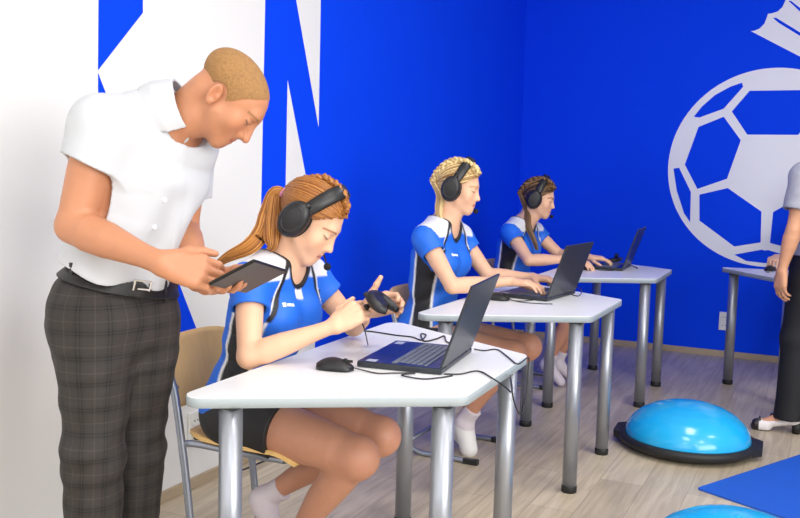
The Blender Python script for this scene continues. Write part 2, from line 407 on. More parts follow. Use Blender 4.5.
# ------------------------------------------------------------------ laptops
def make_laptop(label, loc, rz, tilt):
    """origin under the base centre on the table; the user sits at -X"""
    t = thing('laptop', label, 'laptop', loc, rz, 'open dark laptops on the tables')
    D_, W_ = .252, .350
    MB().box((0, 0, .010), (D_, W_, .016), bev=.004).build('base', m_lapshell, t)
    MB().box((-.002, 0, .0183), (D_ - .010, W_ - .008, .0012)).build('palm_deck', m_deck, t)
    mb = MB()
    rows = 6
    for r in range(rows):
        x = .075 - r * .0185
        if r == 5:
            ks = [(-.145, .03), (-.115, .018), (-.093, .018), (-.01, .135), (.075, .018), (.098, .018), (.12, .018), (.145, .018)]
        else:
            ks = [(-.152 + .0205 * k + .004 * r * (k < 13), .017) for k in range(15)]
        for (y, w) in ks: mb.box((x, y, .0200), (.0155 if r else .010, w, .0022), bev=.0005, seg=1)
    mb.build('keyboard', m_key, t)
    MB().box((-.078, -.02, .0191), (.066, .105, .0006)).build('touchpad', m_deck, t)
    MB().box((-.100, .135, .0191), (.028, .04, .0005)).build('sticker', m_sticker, t)
    MB().box((-.088, -.150, .0191), (.030, .028, .0005)).build('sticker', m_sticker, t)
    # lid hinged at +X
    R = Matrix.Rotation(tilt, 3, 'Y')
    hx = D_ / 2 - .006; hz = .020
    def P(x, y, z): return R @ Vector((x, y, z)) + Vector((hx, 0, hz))
    H_ = .250
    lid = MB().box(P(.003, 0, H_ / 2), (.007, W_, H_), rot=R, bev=.0025).build('lid', m_lapshell, t)
    MB().box(P(-.0010, 0, H_ / 2 + .004), (.0012, W_ - .016, H_ - .022), rot=R).build('screen', m_glossblk, lid)
    for s in (-1, 1):
        MB().cyl((hx, s * .12 - .025, hz - .004), (hx, s * .12 + .025, hz - .004), .0065, n=14).build('hinge', m_blk, t)
    for (x, y) in ((-.105, -.155), (-.105, .155), (.105, -.155), (.105, .155)):
        MB().cyl((x, y, 0), (x, y, .003), .009, n=14).build('rubber_foot', m_rub, t)
    return t
l1 = make_laptop('open dark laptop on the nearest table, its lid seen from behind', (1.170, -4.525, TOPZ), math.radians(7), math.radians(19))
dup(l1, (1.045, -2.90, TOPZ), math.radians(-6), 'open dark laptop that the blonde player types on at the middle table')
dup(l1, (1.03, -1.37, TOPZ), math.radians(3), 'open dark laptop on the farthest table, seen nearly edge-on')

# ------------------------------------------------------------------ mice, controllers, cables
def make_mouse(label, loc, rz, cord):
    t = thing('computer_mouse', label, 'mouse', loc, rz, 'black wired mice')
    mb = MB(); n, mm = 20, 12; rows = []
    for i in range(n + 1):
        a = i / n; x = -.056 + .112 * a; w = .031 * math.sqrt(max(0, 1 - (2 * a - 1) ** 4)) + .0005; h = .036 * (math.sin(math.pi * (a * .86 + .07)) ** .8) * (1 - .25 * a) + .002
        rows.append([mb.bm.verts.new((x, -w * math.cos(math.pi * k / mm), .002 + h * math.sin(math.pi * k / mm) ** .75)) for k in range(mm + 1)])
    for i in range(n):
        for k in range(mm): mb.bm.faces.new((rows[i][k], rows[i + 1][k], rows[i + 1][k + 1], rows[i][k + 1])).smooth = True
        mb.bm.faces.new((rows[i][mm], rows[i + 1][mm], rows[i + 1][0], rows[i][0]))
    mb.bm.faces.new(rows[0]); mb.bm.faces.new(rows[-1][::-1])
    mb.build('shell', m_blk, t)
    MB().cyl((.030, -.004, .026), (.030, .004, .026), .0085, n=16).build('scroll_wheel', m_rub, t)
    MB().box((.030, 0, .0275), (.045, .0012, .008)).build('button_gap', m_rub, t)
    if cord:
        MB().tube(smooth_path(cord, 8), .0021, 6).build('cord', m_blk, t)
    return t
mz = TOPZ
make_mouse('black wired mouse on the nearest table beside the laptop', (1.030, -4.775, mz), math.radians(10),
           [(.055, 0, .010), (.085, .005, .004), (.13, -.01, .003), (.17, .010, .003), (.225, .03, .003), (.20, -.02, .006), (.26, -.03, .003), (.30, .0, .003), (.33, .04, .003)])
make_mouse('black wired mouse lying left of the laptop on the middle table', (.945, -3.165, mz), 0,
           [(.055, 0, .010), (.085, -.005, .004), (.14, -.02, .003), (.20, -.01, .003), (.25, .01, .003)])
make_mouse('black mouse under a hand on the right table beyond the standing woman', (1.945, -.880, mz), math.radians(-100), [(.055, 0, .010), (.10, .0, .003), (.16, .03, .003)])
make_mouse('black mouse under the hand of the player at the farthest table', (.955, -1.60, mz), math.radians(5), [(.055, 0, .010), (.09, -.01, .003), (.16, .02, .003)])

def cable(label, pts, r=.0024, name='cable'):
    o = MB().tube(smooth_path(pts, 10), r, 6).build(name, m_blk)
    return tag(o, label, 'cable')
Z = TOPZ + .003
w = lambda x, y, z=Z: tuple(pxp(x, y, 2, z))
# cable looping from the laptop over the right edge of the nearest table
e0 = w(521.5, 362); 
cable('thin black cable hanging in a loop over the right edge of the nearest table',
      [w(444, 374), w(460, 374), w(478, 371), w(492, 378), w(505, 387), w(512, 391.5), (1.462, -4.52, .725), (1.466, -4.50, .66), (1.47, -4.47, .615), (1.475, -4.455, .60), (1.473, -4.44, .65), (1.468, -4.43, .70)], .0022)
cable('thin black cable crossing from behind the nearest lid to the far table corner',
      [w(474, 349), w(484, 350.5), w(497, 349.5), w(508, 357), w(518, 364), (1.457, -4.335, .742), (1.466, -4.36, .70), (1.474, -4.40, .63), (1.476, -4.44, .59)], .0022)
cable('black controller cable lying across the nearest table behind the laptop',
      [w(354, 330), w(372, 331.5), w(395, 335), w(412, 337), w(421, 340), w(426, 335), w(421, 334), w(424, 341), w(436, 339), w(444, 336), w(446, 341), w(452, 344)], .0026)
cable('black cable curling under the laptop on the middle table', [w(506, 296, Z), w(512, 300), w(522, 301), w(533, 300)], .002)
cable('short black cable looping behind the lid on the middle table', [w(568, 293), w(578, 296), w(582, 291), w(577, 287), w(572, 285)], .0022)
cable('black cable in a loop beside the laptop lid on the farthest table', [w(619, 268), w(626, 268), w(630, 265), (1.21, -1.33, Z), (1.19, -1.25, Z)], .0024)

def make_controller(label, loc, mx):
    t = thing('game_controller', label, 'controller', loc); t.rotation_euler = Matrix(mx).to_euler() if mx else (0, 0, 0)
    # local: Y across, X towards the user's far side, Z up
    path = [(-.056, -.050, -.016), (-.030, -.058, -.006), (.006, -.048, .0), (.016, -.02, .002), (.016, .02, .002), (.006, .048, .0), (-.030, .058, -.006), (-.056, .050, -.016)]
    sp = smooth_path(path, 6); n = len(sp)
    MB().tube(sp, .02, 14, radii=[.0085 + .006 * math.sin(math.pi * i / (n - 1)) + .004 * math.exp(-((abs(i / (n - 1) - .5) - .36) / .10) ** 2) for i in range(n)], flat=1.).build('shell', m_blk, t)
    MB().box((-.008, 0, .001), (.050, .092, .020), bev=.008, seg=3).build('faceplate', m_blk, t)
    for s in (-1, 1):
        b = MB().cyl((-.004, s * .024, .010), (-.004, s * .024, .030), .007, n=14).build('stick', m_blk, t)
        MB().cyl((-.004, s * .024, .030), (-.004, s * .024, .036), .0095, n=16).build('thumb_cap', m_rub, b)
        MB().box((.021, s * .040, .004), (.016, .030, .014), bev=.004).build('shoulder_button', m_blk, t)
    return t
make_controller('black game controller resting behind the laptop on the farthest table', (1.03, -1.08, TOPZ + .026), None)

# ------------------------------------------------------------------ implicit surfaces for bodies, clothes and hair
F32 = np.float32
def rc(a, b, r1, r2=None):
    a = np.asarray(a, F32); b = np.asarray(b, F32); r2 = r1 if r2 is None else r2
    ba = b - a; L2 = float(ba @ ba) + 1e-12
    def f(P):
        pa = P - a; t = np.clip(pa @ ba / L2, 0, 1)
        return np.sqrt(((pa - t[:, None] * ba) ** 2).sum(1)) - (r1 + t * (r2 - r1))
    return f
def chain(pts, rs, k=0.):
    fs = [rc(pts[i], pts[i + 1], rs[i], rs[i + 1]) for i in range(len(pts) - 1)]
    return U(k, *fs)
def ell(c, r, R=None):
    c = np.asarray(c, F32); r = np.asarray(r, F32)
    R = None if R is None else np.asarray(R, F32)          # columns = local axes
    def f(P):
        p = P - c
        if R is not None: p = p @ R
        k0 = np.sqrt(((p / r) ** 2).sum(1)); k1 = np.sqrt(((p / (r * r)) ** 2).sum(1)) + 1e-9
        return k0 * (k0 - 1) / k1
    return f
def smin(a, b, k):
    if k <= 0: return np.minimum(a, b)
    h = np.maximum(k - np.abs(a - b), 0) / k
    return np.minimum(a, b) - h * h * k * .25
def U(k, *fs):
    def f(P):
        d = fs[0](P)
        for g in fs[1:]: d = smin(d, g(P), k)
        return d
    return f
def SUB(f, g, k=0.): return lambda P: -smin(-f(P), g(P), k)
def INT(f, g, k=0.): return lambda P: -smin(-f(P), -g(P), k)
def half(p, n):
    p = np.asarray(p, F32); n = nrm(n).astype(F32)
    return lambda P: (P - p) @ n                            # negative behind the plane
def off(f, d): return lambda P: f(P) - d
def near(f, c, R):
    c = np.asarray(c, F32)
    def g(P):
        d = np.sqrt(((P - c) ** 2).sum(1)) - R
        m = d < .03; o = (d + .01).astype(F32)
        if m.any(): o[m] = f(P[m])
        return o
    return g
def inframe(f, C, X, Y, Z, s=1.):
    C = np.asarray(C, F32); R = np.array([X, Y, Z], F32).T
    return lambda P: f((P - C) @ R / F32(s)) * F32(s)
def ellchain(st, L, pw=2.):
    """body tube of elliptic sections: st = [(centre, half width along L, half depth)]"""
    L = nrm(L).astype(F32)
    segs = [(np.asarray(a[0], F32), np.asarray(b[0], F32), a[1], b[1], a[2], b[2]) for a, b in zip(st, st[1:])]
    def f(P):
        D = None
        for a, b, w0, w1, d0, d1 in segs:
            ba = b - a; pa = P - a; t = np.clip(pa @ ba / float(ba @ ba), 0, 1)
            w_ = w0 + t * (w1 - w0); d_ = d0 + t * (d1 - d0)
            q = pa - t[:, None] * ba; l = q @ L; r2 = np.maximum((q ** 2).sum(1) - l * l, 0)
            if pw == 2.: k = np.sqrt((l / w_) ** 2 + r2 / d_ ** 2)
            else: k = (np.abs(l / w_) ** pw + (np.sqrt(r2) / d_) ** pw) ** (1 / pw)
            v = (k - 1) * np.minimum(w_, d_)
            D = v if D is None else np.minimum(D, v)
        return D
    return f
def vnoise(P, s, seed=0):
    q = P * F32(s); i = np.floor(q).astype(np.int64); fr = (q - i).astype(F32); fr = fr * fr * (3 - 2 * fr)
    def h(ix, iy, iz):
        n = (ix * 73856093) ^ (iy * 19349663) ^ (iz * 83492791) ^ (seed * 2654435761)
        n = (n ^ (n >> 13)) * 1274126177 & 0x7fffffff
        return ((n ^ (n >> 16)) & 0xffff).astype(F32) / 65535
    o = 0
    for a in (0, 1):
        wx = fr[:, 0] if a else 1 - fr[:, 0]
        for b in (0, 1):
            wy = fr[:, 1] if b else 1 - fr[:, 1]
            for c in (0, 1):
                wz = fr[:, 2] if c else 1 - fr[:, 2]
                o = o + wx * wy * wz * h(i[:, 0] + a, i[:, 1] + b, i[:, 2] + c)
    return o - .5
def evalb(f, P, n=150000):
    return np.concatenate([f(P[i:i + n]) for i in range(0, len(P), n)]) if len(P) else np.zeros(0, F32)

def sdf_mesh(f, lo, hi, h, name, m, parent=None, color=None, newton=1, parts=False):
    lo = np.asarray(lo, F32); hi = np.asarray(hi, F32); B = 6
    nb = np.ceil((hi - lo) / (h * B)).astype(int); n = nb * B
    bi = np.stack(np.meshgrid(*[np.arange(k) for k in nb], indexing='ij'), -1).reshape(-1, 3)
    bc = lo + (bi + .5).astype(F32) * F32(B * h) - F32(h / 2)
    d = evalb(f, bc)
    act = np.abs(d) < B * h * 1.35
    V = np.repeat(np.repeat(np.repeat(d.reshape(nb).astype(F32), B, 0), B, 1), B, 2)
    ab = bi[act]
    loc = np.stack(np.meshgrid(*[np.arange(B)] * 3, indexing='ij'), -1).reshape(-1, 3)
    idx = (ab[:, None, :] * B + loc[None]).reshape(-1, 3)
    vals = evalb(f, lo + idx.astype(F32) * F32(h))
    V[idx[:, 0], idx[:, 1], idx[:, 2]] = vals
    V[0] = V[-1] = 1; V[:, 0] = V[:, -1] = 1; V[:, :, 0] = V[:, :, -1] = 1
    S = V < 0
    c = np.zeros(np.array(S.shape) - 1, np.int8)
    for a in (0, 1):
        for b in (0, 1):
            for e in (0, 1): c += S[a:S.shape[0] - 1 + a, b:S.shape[1] - 1 + b, e:S.shape[2] - 1 + e]
    cells = np.argwhere((c > 0) & (c < 8))
    if not len(cells): raise RuntimeError('empty surface ' + name)
    cid = np.full(c.shape, -1, np.int32); cid[tuple(cells.T)] = np.arange(len(cells))
    acc = np.zeros((len(cells), 3), F32); cnt = np.zeros(len(cells), F32)
    cor = [(a, b, e) for a in (0, 1) for b in (0, 1) for e in (0, 1)]
    vv = {k: V[cells[:, 0] + k[0], cells[:, 1] + k[1], cells[:, 2] + k[2]] for k in cor}
    for k in cor:
        for ax in range(3):
            if k[ax]: continue
            k2 = list(k); k2[ax] = 1; k2 = tuple(k2); a, b = vv[k], vv[k2]
            mk = (a < 0) != (b < 0); t = np.where(mk, a / np.where(mk, a - b, 1), 0)
            p = np.array(k, F32)[None].repeat(len(cells), 0); p[:, ax] += t
            acc[mk] += p[mk]; cnt[mk] += 1
    verts = lo + (cells.astype(F32) + acc / cnt[:, None]) * F32(h)
    faces = []
    for ax in range(3):
        o1, o2 = [(1, 2), (2, 0), (0, 1)][ax]
        sl = [slice(None)] * 3; sl[ax] = slice(0, -1); a = S[tuple(sl)]; sl[ax] = slice(1, None); b = S[tuple(sl)]
        e = np.argwhere(a != b)
        e = e[(e[:, o1] > 0) & (e[:, o2] > 0) & (e[:, o1] < c.shape[o1]) & (e[:, o2] < c.shape[o2])]
        inside = a[tuple(e.T)]
        def cell(d1, d2):
            q = e.copy(); q[:, o1] -= d1; q[:, o2] -= d2; return cid[tuple(q.T)]
        q = np.stack([cell(1, 1), cell(0, 1), cell(0, 0), cell(1, 0)], 1)
        q[~inside] = q[~inside][:, ::-1]; faces.append(q)
    faces = np.concatenate(faces); faces = faces[(faces >= 0).all(1)]
    for _ in range(newton):
        e = F32(h * .25); g = np.stack([evalb(f, verts + np.eye(3, dtype=F32)[i] * e) - evalb(f, verts - np.eye(3, dtype=F32)[i] * e) for i in range(3)], 1) / (2 * e)
        dv = evalb(f, verts); gl = (g ** 2).sum(1) + 1e-6
        st = -(dv / gl)[:, None] * g; ln = np.sqrt((st ** 2).sum(1)); st *= np.minimum(1, h * .7 / (ln + 1e-9))[:, None]
        verts = verts + st
    if parts: return verts, faces
    return raw_mesh(name, verts, faces, m, parent, color(verts) if color else None)

def body_mesh(f, lo, hi, h, hh, C, Zx, s, name, m, color):
    """one body surface, sampled finer over the head"""
    v, q = sdf_mesh(f, lo, hi, h, name, m, parts=True)
    C = np.asarray(C, F32); v2, q2 = sdf_mesh(f, C - .2, C + .2, hh, name, m, parts=True)
    def inside(v, q, e):
        c = v[q].mean(1) - C
        return (c @ Zx.astype(F32) > -.126 * s - e) & ((c ** 2).sum(1) < (.185 + e) ** 2)
    q = q[~inside(v, q, 0)]; q2 = q2[inside(v2, q2, h * .6)]
    V = np.concatenate([v, v2]); Q = np.concatenate([q, q2 + len(v)])
    used = np.unique(Q); mp = np.zeros(len(V), np.int32); mp[used] = np.arange(len(used)); V = V[used]; Q = mp[Q]
    return raw_mesh(name, V, Q, m, None, color(V))

def raw_mesh(name, verts, faces, m, parent=None, cols=None):
    me = bpy.data.meshes.new(name); nf = len(faces)
    me.vertices.add(len(verts)); me.vertices.foreach_set('co', np.asarray(verts, F32).ravel())
    me.loops.add(nf * 4); me.loops.foreach_set('vertex_index', np.asarray(faces, np.int32).ravel())
    me.polygons.add(nf); me.polygons.foreach_set('loop_start', np.arange(nf, dtype=np.int32) * 4)
    me.polygons.foreach_set('use_smooth', np.ones(nf, bool))
    me.update(calc_edges=True); me.validate()
    if cols is not None:
        at = me.color_attributes.new('Col', 'FLOAT_COLOR', 'POINT')
        c4_ = np.ones((len(verts), 4), F32); c4_[:, :3] = cols; at.data.foreach_set('color', c4_.ravel())
    me.materials.append(m)
    o = bpy.data.objects.new(name, me); COL.objects.link(o)
    if parent: o.parent = parent
    return o

# ---- a head in its own frame: x right, y forward, z up, eyes at z=0, metres
def head_sdf(fem=True, ears=True):
    j = .93 if fem else 1.
    base = U(.03, ell((0, -.014, .036), (.0708, .097, .080)) if fem else ell((0, -.026, .030), (.075, .108, .076)),
             ell((0, .026, -.022), (.058 * j, .062, .088)),
             rc((.046 * j, .006, -.058), (.012, .066, -.100), .016, .015), rc((-.046 * j, .006, -.058), (-.012, .066, -.100), .016, .015))
    base = U(.022, base, ell((0, .072, -.099), (.017 * j, .014, .014)), rc((-.026, .074, .022), (.026, .074, .022), .012 if fem else .0145))
    base = U(.028, base, ell((.038 * j, .054, -.034), (.024, .022, .026)), ell((-.038 * j, .054, -.034), (.024, .022, .026)), ell((0, .070, -.062), (.027, .022, .028)))
    base = SUB(base, ell((.032, .098, .000), (.019, .016, .013)), .014)
    base = SUB(base, ell((-.032, .098, .000), (.019, .016, .013)), .014)
    lids = U(0, ell((.032, .0725, .0005), (.0145, .0130, .0125)), ell((-.032, .0725, .0005), (.0145, .0130, .0125)))
    base = U(.006, base, lids)
    nose = U(.010, rc((0, .082, .012), (0, .1050, -.033), .0062, .0086), rc((-.0095, .093, -.037), (.0095, .093, -.037), .0072))
    if not fem: nose = U(.010, rc((0, .084, .014), (0, .1105, -.034), .0080, .0105), rc((-.0125, .095, -.038), (.0125, .095, -.038), .0088))
    base = U(.014, base, nose)
    base = SUB(base, U(0, ell((.0062, .1005, -.0455), (.0034, .0052, .0040)), ell((-.0062, .1005, -.0455), (.0034, .0052, .0040))), .002)
    up = U(.004, rc((-.021, .080, -.0655), (-.004, .0915, -.0610), .0028, .0050), rc((.021, .080, -.0655), (.004, .0915, -.0610), .0028, .0050))
    lo_ = U(.004, rc((-.019, .080, -.0690), (0, .0895, -.0725), .0028, .0060), rc((.019, .080, -.0690), (0, .0895, -.0725), .0028, .0060))
    base = U(.006, base, up); base = U(.006, base, lo_)
    base = SUB(base, U(0, rc((-.020, .086, -.0672), (0, .0965, -.0665), .0010), rc((.020, .086, -.0672), (0, .0965, -.0665), .0010)), .0025)
    if ears:
        es = []
        for s in (-1, 1):
            X = nrm((s * 1., .38, .0)); Y = nrm(np.cross((0, -.36, 1), X)); Zx = np.cross(X, Y); R = np.array([X, Y, Zx]).T
            c = np.array((s * .0755, -.022, -.010)) if fem else np.array((s * .0765, -.026, -.030))
            e = ell(c, (.0070, .0175, .030), R)
            e = SUB(e, ell(c + X * .0065 + Y * .002 + Zx * .004, (.0052, .0115, .021), R), .005)
            e = U(.004, e, ell(c - Zx * .024 + X * .001, (.006, .009, .009), R), ell(c + Y * .008 * (1) + Zx * -.004, (.006, .005, .008), R))
            es.append(near(e, c, .045))
        base = U(.006, base, *es)
    return base

def head_color(P, col, C, X, Y, Z, s, skin, lip, brow, lid=True, stub=None, iris=(.05, .04, .03)):
    p = (P - np.asarray(C, F32)) @ np.array([X, Y, Z], F32).T / F32(s)
    x, y, z = p[:, 0], p[:, 1], p[:, 2]; ax = np.abs(x)
    def mixc(mk, c): col[:] = col * (1 - mk[:, None]) + np.asarray(c, F32) * mk[:, None]
    sm = lambda v, a, b: np.clip((v - a) / (b - a), 0, 1)
    front = sm(y, .03, .055)
    # cheeks a touch pinker
    mixc(.28 * np.exp(-(((ax - .042) / .022) ** 2 + ((z + .035) / .020) ** 2)) * front, (skin[0] * 1.02, skin[1] * .72, skin[2] * .66))
    # lips
    lipm = sm(y, .074, .080) * np.exp(-(((z + .0668) / .0075) ** 4)) * (ax < .022)
    mixc(np.clip(lipm, 0, 1) * .85, lip)
    mixc((np.exp(-((z + .0670) / .0014) ** 2) * (ax < .0215) * sm(y, .074, .078)) * .7, (lip[0] * .35, lip[1] * .3, lip[2] * .3))
    # brows
    zb = .0195 + .004 * np.sin(np.clip((ax - .012) / .040, 0, 1) * math.pi) - .004 * sm(ax, .042, .056)
    mixc(.85 * np.exp(-((z - zb) / .0036) ** 4) * (ax > .013) * (ax < .054) * sm(y, .04, .05), brow)
    # eyes looking down: lash line under a lowered lid
    zl = -.0062 + ((ax - .032) / .0150) ** 2 * .0052
    w_ = (np.abs(ax - .032) < .0165) * sm(y, .055, .062)
    mixc(.95 * np.exp(-((z - zl) / .0019) ** 2) * w_, iris)
    mixc(.35 * np.exp(-((z - .0085 - .002) / .0022) ** 2) * (np.abs(ax - .032) < .014) * sm(y, .055, .062), (skin[0] * .55, skin[1] * .4, skin[2] * .35))
    ed = np.exp(-(((y + (.020 if stub is None else .025)) / .013) ** 2 + ((z + (.012 if stub is None else .028)) / .020) ** 2)) * (ax > .0735); mixc(.45 * ed, (skin[0] * .80, skin[1] * .48, skin[2] * .42))
    if stub is not None: stub(p, col, mixc, sm)
    return col

# ---- a hand: fd runs from wrist to knuckles, pn is where the palm faces, side +1 right, -1 left
def hand_sdf(W, fd, pn, side, curl, spread=.06, thumb=((.55, .75, .30), (.80, .45, .35), (.95, .15, .40)), s=1.):
    fd = nrm(fd); pn = np.asarray(pn, float); pn = nrm(pn - fd * (pn @ fd)); t = np.cross(fd, pn) * side
    W = np.asarray(W, float); Q = lambda a, b, c: W + (fd * a + t * b + pn * c) * s
    mc = [(.090, .028), (.094, .007), (.089, -.014), (.080, -.032)]
    lens = [(.043, .026, .021), (.047, .030, .022), (.043, .028, .021), (.034, .021, .019)]
    rad = [.0093, .0095, .0090, .0080]
    palm = U(.016, *[rc(Q(.004, b * .45, 0), Q(a, b, 0), .0145 * s, .0112 * s) for a, b in mc], ell(Q(.048, -.002, .004), np.array((.046, .036, .014)) * s, np.array([fd, t, pn]).T))
    thm = [Q(.020, .020, .006)]; L3 = (.046, .034, .028)
    for d_, l in zip(thumb, L3):
        d_ = nrm(d_); thm.append(thm[-1] + (fd * d_[0] + t * d_[1] + pn * d_[2]) * l * s)
    palm = U(.016, palm, rc(thm[0], thm[1], .0165 * s, .0120 * s))
    fingers = [chain(thm[1:], [.0115 * s, .0105 * s, .0082 * s], .004)]
    tips = [thm[-1]]
    for k in range(4):
        a, b = mc[k]; p = Q(a, b, 0); pts = [p - fd * .012 * s, p]; ang = 0; cu = curl[k] if hasattr(curl[0], '__len__') else curl
        sp = (b / .03) * spread
        for j in range(3):
            ang += cu[j]; d_ = nrm((fd * math.cos(ang) + pn * math.sin(ang)) + t * sp * math.cos(ang) * (1 if j < 2 else .6))
            p = p + d_ * lens[k][j] * s; pts.append(p)
        r = rad[k] * s; fingers.append(chain(pts, [r * 1.08, r * 1.12, r * 1.02, r * .92, r * .80], .002)); tips.append(p)
    fg = U(.0022, *fingers)
    return near(U(.012, palm, fg), Q(.075, 0, .02), .135 * s), tips

def limb(a, b, rs, bulge=None, k=.02):
    a = np.asarray(a, float); b = np.asarray(b, float); n = len(rs)
    pts = [a + (b - a) * i / (n - 1) for i in range(n)]
    if bulge is not None:
        for i in range(1, n - 1): pts[i] = pts[i] + np.asarray(bulge) * math.sin(math.pi * i / (n - 1))
    return chain(pts, rs, 0)

SKIN_F = lin(232, 184, 152); SKIN_M = lin(190, 130, 96); SKIN_LEG_SHADED = lin(198, 142, 116)
m_skin = colmat('skin', .50, sss=.05, noise=.05, nscale=45, bump=.05, bscale=500)
m_cloth = colmat('patterned_jersey', .55, noise=.04, nscale=30, bump=.08, bscale=900)
m_shirt = mat('white_shirt_cotton', (.55, .57, .61), .8, noise=.02, nscale=25, bump=.15, bscale=800)
m_short = mat('black_shorts_fabric', (.012, .012, .015), .6, bump=.1, bscale=600)
m_socks = mat('pale_knit_sock', lin(214, 204, 212), .8, noise=.06, nscale=80, bump=.3, bscale=500)
m_shoe = mat('white_shoe_leather', (.78, .76, .76), .45, noise=.03)
def hair_mat(name, c1, c2, rough=.42):
    m = bpy.data.materials.new(name); m.use_nodes = True; nt = m.node_tree; b = nt.nodes['Principled BSDF']
    at = nt.nodes.new('ShaderNodeAttribute'); at.attribute_name = 'Col'
    mx = nt.nodes.new('ShaderNodeMix'); mx.data_type = 'RGBA'; mx.inputs[6].default_value = (*c1, 1); mx.inputs[7].default_value = (*c2, 1)
    nt.links.new(at.outputs['Fac'], mx.inputs[0]); nt.links.new(mx.outputs[2], b.inputs['Base Color']); b.inputs['Roughness'].default_value = rough
    return m

def strands(name, curves, m, parent, n=5):
    """many tapered locks as one mesh; every lock carries its own tint"""
    Vs, Fs, Cs = [], [], []; base = 0
    for pts, r, tint in curves:
        pts = np.asarray(pts, float); k = len(pts); T = np.gradient(pts, axis=0); T /= np.linalg.norm(T, axis=1, keepdims=True) + 1e-9
        ref = np.array([.31, .52, .79]); Ux = np.cross(T, ref); Ux /= np.linalg.norm(Ux, axis=1, keepdims=True) + 1e-9; Uy = np.cross(T, Ux)
        rr = np.full(k, r) if np.isscalar(r) else np.asarray(r)
        ang = np.arange(n) * 2 * math.pi / n
        ring = pts[:, None] + (Ux[:, None] * np.cos(ang)[None, :, None] + Uy[:, None] * np.sin(ang)[None, :, None]) * rr[:, None, None]
        Vs.append(ring.reshape(-1, 3)); Cs.append(np.full((k * n, 3), tint))
        i = np.arange(k - 1)[:, None] * n; j = np.arange(n)[None]; j2 = (j + 1) % n
        Fs.append(np.stack([base + i + j, base + i + j2, base + i + n + j2, base + i + n + j], -1).reshape(-1, 4)); base += k * n
    return raw_mesh(name, np.concatenate(Vs), np.concatenate(Fs), m, parent, np.concatenate(Cs))

def frame_from(fwd, upish):
    Y = nrm(fwd); X = nrm(np.cross(Y, upish)); Zx = np.cross(X, Y); return X, Y, Zx

def scalp_strands(C, X, Y, Zx, s, tie, hairline, rg, N=420, off0=.004, rad=.0026, lift=.0):
    """locks combed from the hairline to the tie point over the skull (head-local directions)"""
    cc = np.array((0, -.014, .036)); er = np.array((.073, .097, .080)) * 1.0
    R = np.array([X, Y, Zx]).T; out = []
    tl = nrm((np.asarray(tie) - cc))
    for i in range(N):
        d0 = nrm(hairline(rg)); pts = []
        om = math.acos(np.clip(d0 @ tl, -1, 1))
        if om < .12: continue
        j1, j2 = rg.uniform(-.05, .05), rg.uniform(0, .004); K = 10
        for k in range(K):
            t = k / (K - 1); d = (math.sin((1 - t) * om) * d0 + math.sin(t * om) * tl) / math.sin(om)
            d = nrm(d + j1 * math.sin(t * math.pi) * np.cross(d0, tl)); r = 1 / np.linalg.norm(d / er)
            pts.append(cc + d * (r + off0 + j2 + lift * math.sin(t * math.pi)))
        pts = np.array(pts)
        if (.92 * pts[:, 1] - pts[:, 2]).max() > .010: continue
        pts = pts * s; pts = np.asarray(C) + pts @ R.T
        out.append((pts, rad * s * np.array([.5] + [1] * (K - 2) + [.9]), rg.uniform(0, 1) ** 1.3))
    return out
def braid_curves(pts, rad, rg, twists=9, tint=(.2, 1)):
    """three woven strands along a path"""
    P = np.array(smooth_path(pts, 10)); T = np.gradient(P, axis=0); T /= np.linalg.norm(T, axis=1, keepdims=True)
    ref = np.array([.2, .9, .3]); A1 = np.cross(T, ref); A1 /= np.linalg.norm(A1, axis=1, keepdims=True); A2 = np.cross(T, A1)
    u_ = np.linspace(0, 1, len(P)); out = []
    for k in range(3):
        ph = 2 * math.pi * (u_ * twists / 2 + k / 3)
        c = P + A1 * (np.sin(ph) * rad * .85)[:, None] + A2 * (np.sin(2 * ph) * rad * .40)[:, None]
        for q in range(3):
            o = rg.uniform(-.25, .25, 3) * rad
            out.append((c + o, rad * .55 * (1 - .5 * u_ ** 3), rg.uniform(*tint)))
    return out

